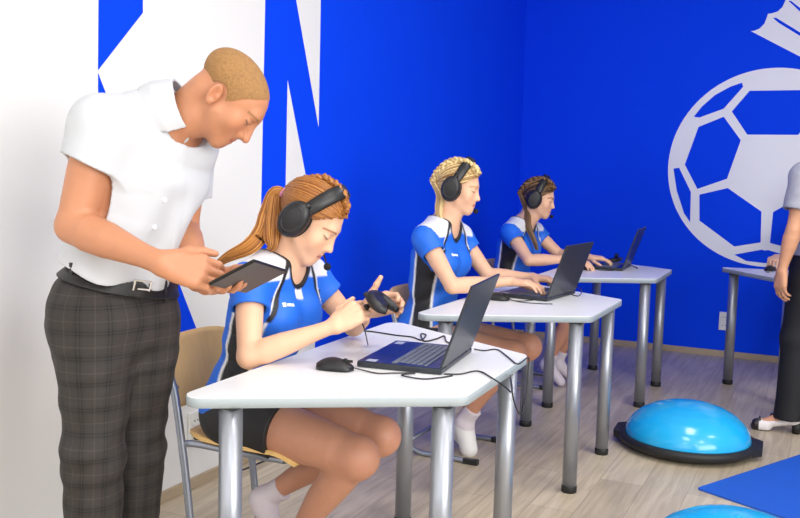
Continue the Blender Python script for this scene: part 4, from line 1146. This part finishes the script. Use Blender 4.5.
if 'man' not in SKIP:
    hmm = .0042
    Rh = nrm(A(RT[0], RT[1], 0)); Vh = nrm(A(-FW[0], -FW[1], 0))        # image right and towards the viewer, level
    b_ = math.radians(42); Fd = Rh * math.cos(b_) + Vh * math.sin(b_); Lat = np.cross(Fd, (0, 0, 1.)); Lat = nrm(Lat)     # his right
    pel, wai, ches, nek = px(113, 303, 2.37), px(119, 250, 2.37), px(141, 178, 2.36), px(166, 119, 2.34)
    shR, shL = px(103, 124, 2.22), px(190, 138, 2.52)
    elR, elL = px(73, 226, 2.20), px(184, 229, 2.56)
    wrR, wrL = px(161, 263, 2.10), px(198, 281, 2.28)
    C = px(233, 99, 2.31); s = .935
    a_ = math.radians(56); fh = RT * math.cos(a_) - UP * math.sin(a_) + FW * .08; X, Y, Zx = frame_from(fh, RT * math.sin(a_) + UP * math.cos(a_) + FW * .02)
    spine = [(pel - A(0, 0, .04), .136, .100), (pel, .136, .100), (wai, .130, .096), (wai * .5 + ches * .5, .145, .104), (ches, .158, .108), (ches * .5 + nek * .5, .150, .088), (nek - A(0, 0, .03) - Fd * .02, .085, .060)]
    shl = U(.03, rc(shR, nek - Fd * .02, .056, .050), rc(shL, nek - Fd * .02, .056, .050))
    torso = U(.05, ellchain(spine, Lat, 2.3), shl)
    def stub(p, col, mixc, sm):
        x, y, z = p[:, 0], p[:, 1], p[:, 2]
        hl = z - (.72 * y + .012 + .020 * np.exp(-((np.abs(x) - .045) / .02) ** 2) * (y > .02))
        rec = sm(z, .052, .070) + (y < .045)                       # forehead stays bare
        mk = sm(hl, -.004, .010) * np.clip(rec, 0, 1) * (1 - .5 * sm(y, .045, .085)) * (1 - sm(p[:, 0] * 0 + y, .066, .090))
        pass
        jaw = sm(-z, .030, .055) * sm(y, -.01, .02); mixc(.16 * jaw, lin(150, 104, 80))
    hd = near(inframe(head_sdf(False, True), C, X, Y, Zx, s), C, .18)
    neckf = U(.03, rc(nek - Fd * .01 - A(0, 0, .03), C + (Y * -.055 + Zx * -.045) * s, .054, .050), rc(nek + Fd * .02 - A(0, 0, .015), C + (Y * .012 + Zx * -.080) * s, .046, .042))
    armR = U(.016, limb(shR, elR, [.056, .055, .052, .046, .040]), limb(elR, wrR, [.041, .047, .044, .036, .029, .027]))
    armL = U(.016, limb(shL, elL, [.056, .054, .050, .044, .039]), limb(elL, wrL, [.040, .045, .042, .034, .028, .026]))
    hR, tR = hand_sdf(wrR, RT * .95 - UP * .20 + FW * .22, FW * .85 - UP * .30 - RT * .1, 1, (.45, .75, .5), .02, ((.75, .55, .25), (.95, .25, .1), (1, .05, .15)), 1.02)
    hL, tL = hand_sdf(wrL, px(235, 294, 2.17) - wrL, A(-.516, .093, .852), -1, (.12, .45, .50), .03, ((.7, .6, .4), (.85, .3, .4), (.95, .1, .3)), 1.0)
    hips = {'R': px(95, 322, 2.31), 'L': px(139, 318, 2.43)}; kn = {'R': px(94, 455, 2.27), 'L': px(137, 452, 2.43)}
    an = {k: A(kn[k][0], kn[k][1], .09) - Fd * .03 for k in 'RL'}
    legs = [limb(hips[q], kn[q], [.092, .088, .080, .070, .060, .057]) for q in 'RL'] + [limb(kn[q], an[q], [.056, .058, .055, .047, .040, .037]) for q in 'RL']
    feet = [rc(an[q] - A(0, 0, .04), an[q] + Fd * .15 - A(0, 0, .055), .040, .030) for q in 'RL']
    hipf = U(.06, ell(pel - A(0, 0, .05) - Fd * .01, (.125, .125, .12)), *[ell(hips[q] - Fd * .022 - A(0, 0, .0), (.088, .088, .11)) for q in 'RL'])
    body = U(.05, torso, hipf); body = U(.025, body, neckf); body = U(.03, body, *legs, *feet); body = U(.03, body, armR, armL); body = U(.014, body, hR); body = U(.014, body, hL)
    body = U(.020, body, hd)
    pts = np.array([shR, shL, elR, elL, wrR, wrL, C + Zx * .12, C + Y * .12, *tR, *tL, *an.values(), pel, *[a + Fd * .18 for a in an.values()]])
    lo_, hi_ = pts.min(0) - .16, pts.max(0) + .16; lo_[2] = -.01
    def mcol(P):
        col = np.tile(np.array(SKIN_M, F32), (len(P), 1))
        k_ = ((P - C.astype(F32)) ** 2).sum(1) < .19 ** 2; sub = col[k_]
        head_color(P[k_], sub, C, X, Y, Zx, s, SKIN_M, lin(178, 100, 84), lin(140, 98, 62), stub=stub); col[k_] = sub
        return col
    man = body_mesh(body, lo_, hi_, hmm, .0021, C, Zx, s, 'person', m_skin, mcol)
    tag(man, 'standing man in a white short-sleeved shirt looking down at a tablet', 'person')
    # cropped hair: a close cap
    hb_ = head_sdf(False, False)
    hl_ = lambda p: p[:, 2] - np.interp(p[:, 1], [-.13, -.090, -.062, -.030, -.004, .010, .026, .040, .052, .064, .076], [-.090, -.080, -.060, -.015, -.030, -.022, .006, .032, .055, .082, .125]) - .010 * vnoise(p, 60, 8) - .010 * np.clip(.02 - np.abs(p[:, 0]), 0, .02) / .02 * (p[:, 1] > .03) * -1
    def capf(p):
        t = np.clip(hl_(p) / .022, 0, 1); earc = .030 - np.sqrt((p[:, 1] + .027) ** 2 + ((p[:, 2] + .028) * .9) ** 2)
        return np.maximum(hb_(p) - (-.0016 + .0034 * t), earc) + .0006 * vnoise(p, 260, 2)
    def capcol(P):
        p = ((P - C.astype(F32)) @ np.array([X, Y, Zx], F32).T) / F32(s); t = np.clip(hl_(p) / .020 - .05, 0, .92)[:, None] * np.clip(1 - (p[:, 1:2] - .045) / .06, .45, 1)
        n_ = vnoise(P, 300, 5)[:, None] + .5
        return np.array(SKIN_M, F32) * (1 - t) + np.array(lin(148, 110, 64), F32) * (.75 + .5 * n_) * t
    sdf_mesh(inframe(capf, C, X, Y, Zx, s), C - .16, C + .16, .0024, 'cropped_hair', m_buzz, man, capcol)
    # shirt
    cuts = []; sl = []
    for sh, el, ln, a0, a1 in ((shR, elR, .105, .070, .078), (shL, elL, .165, .068, .075)):
        d = nrm(el - sh); a_ = rc(sh, sh + d * (ln + .06), a0, a1); sl.append(INT(a_, half(sh + d * ln, d if ln > .12 else nrm(-RT * .42 - UP * .88)))); cuts.append((sh, d, ln, a1))
    shirt = U(.035, U(.06, off(ellchain(spine, Lat, 2.3), .018), off(shl, .015)), *sl)
    for sh, d, ln, a1 in cuts: shirt = SUB(shirt, rc(sh + d * (ln - .045), sh + d * (ln + .12), a1 - .016, a1 - .010))
    ncut = U(.02, rc(nek - Fd * .010 - A(0, 0, .02), C + Zx * -.02, .072, .090), rc(nek + Fd * .06 - A(0, 0, .01), nek + Fd * .10 - A(0, 0, .06), .026, .008))
    shirt = SUB(shirt, ncut, .004)
    nb = nrm(wai * .2 + ches * .8 - pel); bz = px(112, 272, 2.37); bn = nrm(A(0, 0, 1) + Rh * .25)
    bh = lambda P: (P - bz.astype(F32)) @ bn.astype(F32)
    shirt = INT(shirt, lambda P: -bh(P))
    sh0 = shirt; La = Lat.astype(F32)
    def shirtf(P):
        z = P[:, 2]; w1 = np.clip((1.30 - z) / .2, 0, 1)
        pk = np.clip(1.4 - np.abs((P - nek.astype(F32)) @ La) / .013, 0, 1) * ((P - nek.astype(F32)) @ Fd.astype(F32) > -.03)
        return sh0(P) - .0022 * pk + .011 * vnoise(P, 8, 1) + .006 * vnoise(P, 19, 2) + (.0070 * np.sin((P @ La) * 38 + z * 26 + 5 * vnoise(P, 6, 3))) * w1
    shirt_o = sdf_mesh(shirtf, lo_, hi_, hmm, 'shirt', m_shirt, man)
    # collar: two turned-down flaps round the neck
    na = nrm(RT * .90 + UP * .38 - FW * .06); thr = -UP * .85 - FW * .45 + RT * .1; thr = nrm(thr - na * (thr @ na)); lac = np.cross(na, thr); nc = px(176, 111, 2.325)
    def collarf(P):
        q = P - nc.astype(F32); h_ = q @ na.astype(F32); rad = q - h_[:, None] * na.astype(F32); r = np.sqrt((rad ** 2).sum(1)); fwd = rad @ thr.astype(F32); la = rad @ lac.astype(F32)
        R_ = .0735 + .016 * np.clip(-(h_ - .028) / .05, 0, 1)
        d1 = np.abs(r - R_) - .0038
        c_ = np.clip(fwd / .07, 0, 1)
        d = np.maximum(np.maximum(d1, h_ - (.030 - .010 * c_)), -.055 - .025 * c_ - h_)
        return np.maximum(d, (.010 + .45 * np.clip(.03 - h_, 0, .1) - np.abs(la)) * (fwd > 0) - 1 * (fwd <= 0))
    sdf_mesh(collarf, nc - .15, nc + .15, .003, 'collar', m_shirt, shirt_o)
    # placket with buttons down the front
    mb = MB()
    for i in range(6):
        f_ = i / 5; p = nek * (1 - f_) + wai * f_; p = p + Fd * .3
        for _ in range(60): p = p - Fd * float(shirtf(p[None].astype(F32))[0]) * .7
        q = p + Fd * .001; mb.cyl(tuple(q - Fd * .002), tuple(q + Fd * .002), .0058, n=14)
    mb.build('shirt_buttons', m_emblem, shirt_o)['kind'] = 'stuff'
    # trousers
    tro = U(.05, off(hipf, .012), off(ellchain(spine[:2], Lat, 2.3), .012)); tro = U(.03, tro, *[off(l, .014) for l in legs])
    tro = INT(tro, lambda P: bh(P) + .006); tro = INT(tro, lambda P: .045 - P[:, 2])
    tr0 = tro
    def trof(P):
        z = P[:, 2]; kz = np.exp(-((z - .58) / .12) ** 2) + .6 * np.exp(-((z - .80) / .06) ** 2)
        return tr0(P) + .012 * vnoise(P, 9, 6) + .005 * vnoise(P, 26, 11) + +.0030 * np.sin(z * 75 + (P @ La) * 30 + 6 * vnoise(P, 7, 8)) * np.clip(kz, .15, 1)
    def trcol(P):
        z = P[:, 2]; out = np.zeros((len(P), 3), F32)
        dR = ((P[:, :2] - np.stack([np.interp(z, [an['R'][2], kn['R'][2], hips['R'][2]], [an['R'][i], kn['R'][i], hips['R'][i]]) for i in (0, 1)], 1)))
        dL = ((P[:, :2] - np.stack([np.interp(z, [an['L'][2], kn['L'][2], hips['L'][2]], [an['L'][i], kn['L'][i], hips['L'][i]]) for i in (0, 1)], 1)))
        useR = (dR ** 2).sum(1) < (dL ** 2).sum(1); d = np.where(useR[:, None], dR, dL)
        out[:, 0] = np.arctan2(d @ Lat[:2], d @ Fd[:2]) * .085 + 1.0 + .5 * useR * 0; out[:, 1] = z + 1.0
        return out
    tr = sdf_mesh(trof, lo_, hi_, hmm, 'trousers', plaid_mat(), man, trcol)
    # belt following the waistband
    blt0 = off(tro, .006); zt_ = bz[2]
    beltf = INT(off(U(.05, off(hipf, .012), off(ellchain(spine[:2], Lat, 2.3), .012)), .010), lambda P: np.abs(bh(P) + .006) - .021)
    bo = sdf_mesh(beltf, pel - .28, pel + .28, .0035, 'belt', m_belt, man)
    def on_belt(d):
        d = nrm(d - bn * (d @ bn)); p = pel + bn * float(-.006 - bh(pel[None])[0]) + d * .3
        for _ in range(80): p = p - d * float(beltf(p[None].astype(F32))[0]) * .6
        return p
    dB = nrm(Fd * .93 + np.cross((0, 0, 1), Fd) * .0); pB = on_belt(dB); dB = nrm(dB - bn * (dB @ bn)); sx = nrm(np.cross(bn, dB))
    Rb = Matrix((tuple(dB), tuple(sx), tuple(bn))).transposed()
    mb = MB()
    for (o1, o2, a_, c_) in ((0, .021, .046, .005), (0, -.021, .046, .005), (.023, 0, .005, .046), (-.023, 0, .005, .046)): mb.box(tuple(pB + sx * o1 + bn * o2), (.006, a_, c_), rot=Rb, bev=.0015)
    mb.box(tuple(pB + dB * .003 + sx * .004), (.003, .034, .004), rot=Rb)
    mb.build('buckle', m_metal, bo)
    for aang in (-75, -38, 40, 85, 140, 200):
        a_ = math.radians(aang); d = Fd * math.cos(a_) + Lat * math.sin(a_); p = on_belt(d); sx2 = nrm(np.cross((0, 0, 1), d))
        MB().box(tuple(p - A(0, 0, .002)), (.007, .012, .058), rot=Matrix((tuple(d), tuple(sx2), (0, 0, 1))).transposed(), bev=.002).build('belt_loop', m_short, tr)
    for q in 'RL':
        f = U(.02, rc(an[q] - A(0, 0, .035), an[q] + Fd * .16 - A(0, 0, .052), .048, .036)); f = INT(f, lambda P: -P[:, 2])
        sdf_mesh(f, an[q] - .14, an[q] + .27, .006, 'shoe', m_belt, man)
    # tablet: its screen faces him, the dark back faces the room
    tc_ = A(1.011, -5.167, 1.037); P1, P2, P3, P4 = A(.978, -5.279, 1.029), A(1.079, -5.248, 1.087), A(1.044, -5.056, 1.044), A(.943, -5.087, .986)
    ux = nrm(P4 - P1); uy = nrm(P2 - P1); uz = np.cross(ux, uy); uz = uz if uz[2] > 0 else -uz; uy = np.cross(uz, ux)
    tb = thing('tablet', 'dark tablet held in both hands by the standing man', 'tablet', tuple(tc_)); tb.rotation_euler = Matrix((tuple(ux), tuple(uy), tuple(uz))).transposed().to_euler()
    MB().box((0, 0, 0), (.202, .124, .0085), bev=.003).build('case', mat('dark_brown_tablet_case', (.009, .0075, .0065), .34, spec=.3), tb)
    MB().box((0, 0, .0046), (.186, .110, .001)).build('screen', m_glossblk, tb)

# ------------------------------------------------------------------ standing woman at the right edge of the frame
if 'woman' not in SKIP:
    Fd = A(-1., -.10, 0); Fd = nrm(Fd); Lat = nrm(np.cross(Fd, (0, 0, 1))) ; Lat = nrm(A(Lat[0], Lat[1], 0))
    if Lat[1] > 0: Lat_near = -Lat
    else: Lat_near = Lat
    bx, by = 2.165, -1.86
    Bp = lambda f, l, z: A(bx, by, z) + Fd * f + Lat_near * l          # forward, towards the viewer, height
    C = Bp(-.17, 0, 1.545); X, Y, Zx = frame_from(Fd * .95 + A(0, 0, -.25), (0, 0, 1)); s = .97
    pel, wai, ches, nek = Bp(-.045, 0, .93), Bp(-.085, 0, 1.07), Bp(-.12, 0, 1.22), Bp(-.17, 0, 1.375)
    spine = [(pel, .160, .112), (wai, .128, .098), (wai * .5 + ches * .5, .138, .105), (ches, .152, .110), (ches * .4 + nek * .6, .140, .085), (nek - A(0, 0, .02), .07, .06)]
    shN, shF = Bp(.045, .175, 1.325), Bp(-.20, -.165, 1.335)
    elN, wrN = Bp(.085, .225, 1.06), Bp(.125, .215, .855)
    elF, wrF = Bp(-.20, -.22, 1.06), Bp(-.16, -.22, .83)
    shl = U(.03, rc(shN, nek, .050, .045), rc(shF, nek, .050, .045))
    tors = U(.05, ellchain(spine, Lat_near, 2.2), shl)
    arms = [U(.012, limb(a, b, [.050, .047, .043, .037, .035]), limb(b, c_, [.035, .040, .037, .030, .025, .023])) for a, b, c_ in ((shN, elN, wrN), (shF, elF, wrF))]
    sideN = -1 if np.cross(Fd, (0, 0, 1)) @ Lat_near < 0 else 1
    hN, tN = hand_sdf(wrN, A(0, 0, -1) + Fd * .05, -Lat_near * .6 + Fd * -.8, sideN, (.35, .5, .35), .04, s=.92)
    hF, tF = hand_sdf(wrF, A(0, 0, -1) + Fd * .25, Lat_near, -sideN, (.25, .35, .25), .04, s=.92)
    hp = {1: Bp(-.03, .085, .90), -1: Bp(-.04, -.085, .90)}; kn = {1: Bp(.025, .085, .50), -1: Bp(.0, -.085, .50)}; an = {1: Bp(.035, .085, .125), -1: Bp(-.06, -.085, .125)}
    toe = {k: an[k] + Fd * .14 - A(0, 0, .095) for k in an}
    legs = [limb(hp[k], kn[k], [.092, .088, .078, .066, .058]) for k in hp] + [limb(kn[k], an[k], [.055, .056, .050, .040, .033]) for k in hp]
    feet = [U(.02, rc(an[k] - A(0, 0, .03), toe[k], .030, .020), ell(an[k] - A(0, 0, .045) - Fd * .012, (.030, .028, .030))) for k in an]
    hipf = U(.05, ell(pel - Fd * .03, (.12, .15, .12)), *[ell(hp[k] - Fd * .05, (.10, .10, .11)) for k in hp])
    body = U(.04, tors, hipf, rc(nek, C + Zx * -.07 - Y * .02, .052, .047)); body = U(.03, body, *legs, *feet); body = U(.02, body, *arms); body = U(.012, body, hN, hF)
    body = U(.014, body, near(inframe(head_sdf(True, True), C, X, Y, Zx, s), C, .17))
    lo_, hi_ = A(bx - .42, by - .42, -.01), A(bx + .40, by + .42, 1.76)
    def wcol(P):
        col = np.tile(np.array(lin(206, 150, 116), F32), (len(P), 1)); k_ = ((P - C.astype(F32)) ** 2).sum(1) < .17 ** 2; sub = col[k_]
        head_color(P[k_], sub, C, X, Y, Zx, s, lin(206, 150, 116), lin(178, 90, 84), lin(90, 62, 44)); col[k_] = sub
        tn = np.array([t[2] for t in tN])
        return col
    wo = sdf_mesh(body, lo_, hi_, .0065, 'person', m_skin, None, wcol)
    tag(wo, 'standing woman in a grey short-sleeved top and black trousers at the right edge', 'person')
    hs = hair_shell(wo, C, X, Y, Zx, s, m_brown, .006, line0(.004), .014, 5)
    top = U(.03, off(ellchain(spine, Lat_near, 2.2), .022), off(shl, .016), off(U(.05, ell(pel - Fd * .03, (.12, .15, .12))), .024))
    for a, b in ((shN, elN), (shF, elF)):
        d = nrm(b - a); top = U(.03, top, INT(rc(a, a + d * .24, .066, .078), half(a + d * .175, d)))
    for a, b in ((shN, elN), (shF, elF)):
        d = nrm(b - a); top = SUB(top, rc(a + d * .14, a + d * .30, .058, .066))
    top = SUB(top, rc(nek - A(0, 0, .0), C, .066, .09), .004); top = INT(top, lambda P: .845 - P[:, 2])
    t0_ = top
    sdf_mesh(lambda P: t0_(P) + .012 * vnoise(P, 8, 2) + .004 * vnoise(P, 24, 4), lo_, hi_, .0055, 'blouse', mat('grey_print_blouse', lin(158, 160, 172), .7, noise=.22, nscale=38), wo)
    tr_ = U(.04, off(hipf, .012), *[off(l, .018) for l in legs[:2]]); wide = [limb(kn[k], an[k] - A(0, 0, .05), [.074, .073, .072, .074, .080]) for k in kn]
    tr_ = U(.03, tr_, *wide); tr_ = INT(INT(tr_, lambda P: P[:, 2] - .93), lambda P: .075 - P[:, 2])
    for k in an: tr_ = SUB(tr_, rc(A(*an[k][:2], .05), A(*an[k][:2], .13), .070, .062))
    tr0_ = tr_
    sdf_mesh(lambda P: tr0_(P) + .008 * vnoise(P, 10, 3), lo_, hi_, .0065, 'trousers', mat('black_trouser_cloth', (.006, .006, .008), .75), wo)
    for k in an:
        a = an[k]; t_ = toe[k]; Sd = Lat_near
        shoe = U(.012, rc(a - A(0, 0, .050) - Fd * .030, a - A(0, 0, .055) + Fd * .02, .034, .030), rc(a - A(0, 0, .062) + Fd * .03, t_ + Fd * .012, .028, .027), rc(t_ - Fd * .03 - A(0, 0, .005), t_ + Fd * .015 - A(0, 0, .006), .030, .029))
        inner = U(.02, off(rc(a - A(0, 0, .03), toe[k] + A(0, 0, .010), .030, .018), .001), rc(a + A(0, 0, .02), a + Fd * .06 - A(0, 0, .030), .040, .026))
        shoe = SUB(shoe, inner, .003)
        shoe = SUB(shoe, ell(t_ + Fd * .040 + A(0, 0, .004), (.016, .018, .012)), .002)
        shoe = INT(shoe, lambda P: .0 - P[:, 2])
        def scol(P, t_=t_, a=a):
            f_ = (P - t_.astype(F32)) @ Fd.astype(F32); c_ = np.tile(np.array(lin(226, 220, 222), F32), (len(P), 1))
            c_[f_ > .004] = lin(36, 32, 34); sole = P[:, 2] < .006; c_[sole] = lin(40, 34, 32); c_[((P - a.astype(F32)) @ Fd.astype(F32) < -.052)] = lin(30, 28, 30)
            return c_
        so = sdf_mesh(shoe, a - A(.26, .14, .15), a + A(.14, .14, .12), .0035, 'shoe', colmat('white_and_black_shoe_leather', .35), wo, scol)
        hb = a - Fd * .036
        mb = MB(); mb.cyl((hb[0], hb[1], 0), (hb[0] - Fd[0] * .004, hb[1], .062), .019, .027, 20); mb.build('heel', m_rub, so)
        bp_ = t_ + A(0, 0, .026)
        mb = MB()
        for q in (-1, 1): mb.tube(smooth_path([bp_, bp_ + Sd * q * .012 + A(0, 0, .010), bp_ + Sd * q * .026 + A(0, 0, .003), bp_ + Sd * q * .012 - A(0, 0, .004), bp_], 5), .0035, 6)
        mb.build('bow', m_rub, so)

# ------------------------------------------------------------------ player at the right table: only the hand on the mouse shows past the woman
if 'hid' not in SKIP:
    ang = -math.pi / 2; O = A(2.34, -.40)
    T_ = lambda f, l, z: A(O[0] + l, O[1] - f, z)            # forward is -Y, left is +X
    J4 = dict(head=T_(.18, 0, 1.20), face=(0, -.97, -.22), pelvis=T_(-.0, 0, .56), waist=T_(.0, 0, .715), chest=T_(.04, 0, .89), neck=T_(.10, 0, 1.04),
              shR=T_(.07, -.172, .975), shL=T_(.07, .172, .975), elR=T_(.20, -.29, .800), elL=T_(.22, .22, .80), wrR=T_(.340, -.370, .812), wrL=T_(.42, .12, .80),
              hipR=T_(.03, -.092, .53), hipL=T_(.03, .092, .53), knR=T_(.47, -.09, .51), knL=T_(.47, .09, .51), anR=T_(.40, -.08, .12), anL=T_(.40, .08, .12), toeR=T_(.52, -.08, .035), toeL=T_(.52, .08, .035),
              hands=dict(R=(V3(-.12, -1, -.08), V3(0, .0, -1), (.35, .4, .3), .05), L=(V3(0, -1, -.05), V3(0, 0, -1), TYPE, .05)), opt=dict(hem=.535, ears=True))
    seated_girl(J4, 'seated person behind the standing woman, hand resting on a mouse', .009, lambda root, C, X, Y, Zx, s, g, Fd, Lat: hair_shell(root, C, X, Y, Zx, s, m_brown, .007, line0(.004), .012, 6))

# ------------------------------------------------------------------ balance trainers and the mat
def make_bosu(label, loc, rz):
    t = thing('balance_trainer', label, 'balance trainer', loc, rz, 'blue half-ball balance trainers')
    R_ = .325; n = 40
    prof = [(R_ * .90, .055)] + [(R_ * .90 * math.cos(a) ** .95, .055 + .170 * math.sin(a)) for a in np.linspace(.03, math.pi / 2, n)]
    prof[-1] = (0, prof[-1][1])
    # faint moulded rings around the dome
    pr2 = [(r, z + (.0012 if k % 6 == 0 and 0 < k < n - 4 else 0)) for k, (r, z) in enumerate(prof)]
    MB().lathe(pr2, n=96).build('dome', m_bosu, t)
    mb = MB(); mb.lathe([(0, .004), (.26, .004), (.29, .012), (.322, .030), (.324, .052), (.315, .062), (.296, .064), (.290, .056), (0, .056)], n=96)
    base = mb.build('base', m_rub, t)
    for a in (0, math.pi):
        mb = MB(); q = math.cos(a)
        mb.prism(rounded([(.27, -.14), (.342, -.07), (.342, .07), (.27, .14)], [.01, .02, .02, .01]), .026, .062, lambda x, y, z: (x * q, y * q, z), bev=.004)
        mb.build('grip', m_rub, base)
    mb = MB(); mb.lathe([(0, .2235), (.008, .2235), (.009, .2250), (.007, .2260), (0, .2262)], n=24); mb.build('valve_plug', m_bosu, t)
    return t
b1 = make_bosu('blue half-ball balance trainer on the floor in front of the standing woman', (1.705, -2.49, 0), math.radians(2))
dup(b1, (2.055, -3.94, 0), math.radians(20), 'blue half-ball balance trainer mostly cut off by the bottom edge, beside the mat')
mp_ = [(1.831, -3.088), (2.26, -2.25), (2.95, -2.60), (2.52, -3.44)]
mb = MB(); mb.prism(rounded(mp_, [.012] * 4, 3), 0, .010, bev=.002)
tag(mb.build('exercise_mat', m_mat), 'blue foam exercise mat lying on the floor beside the balance trainers', 'mat')
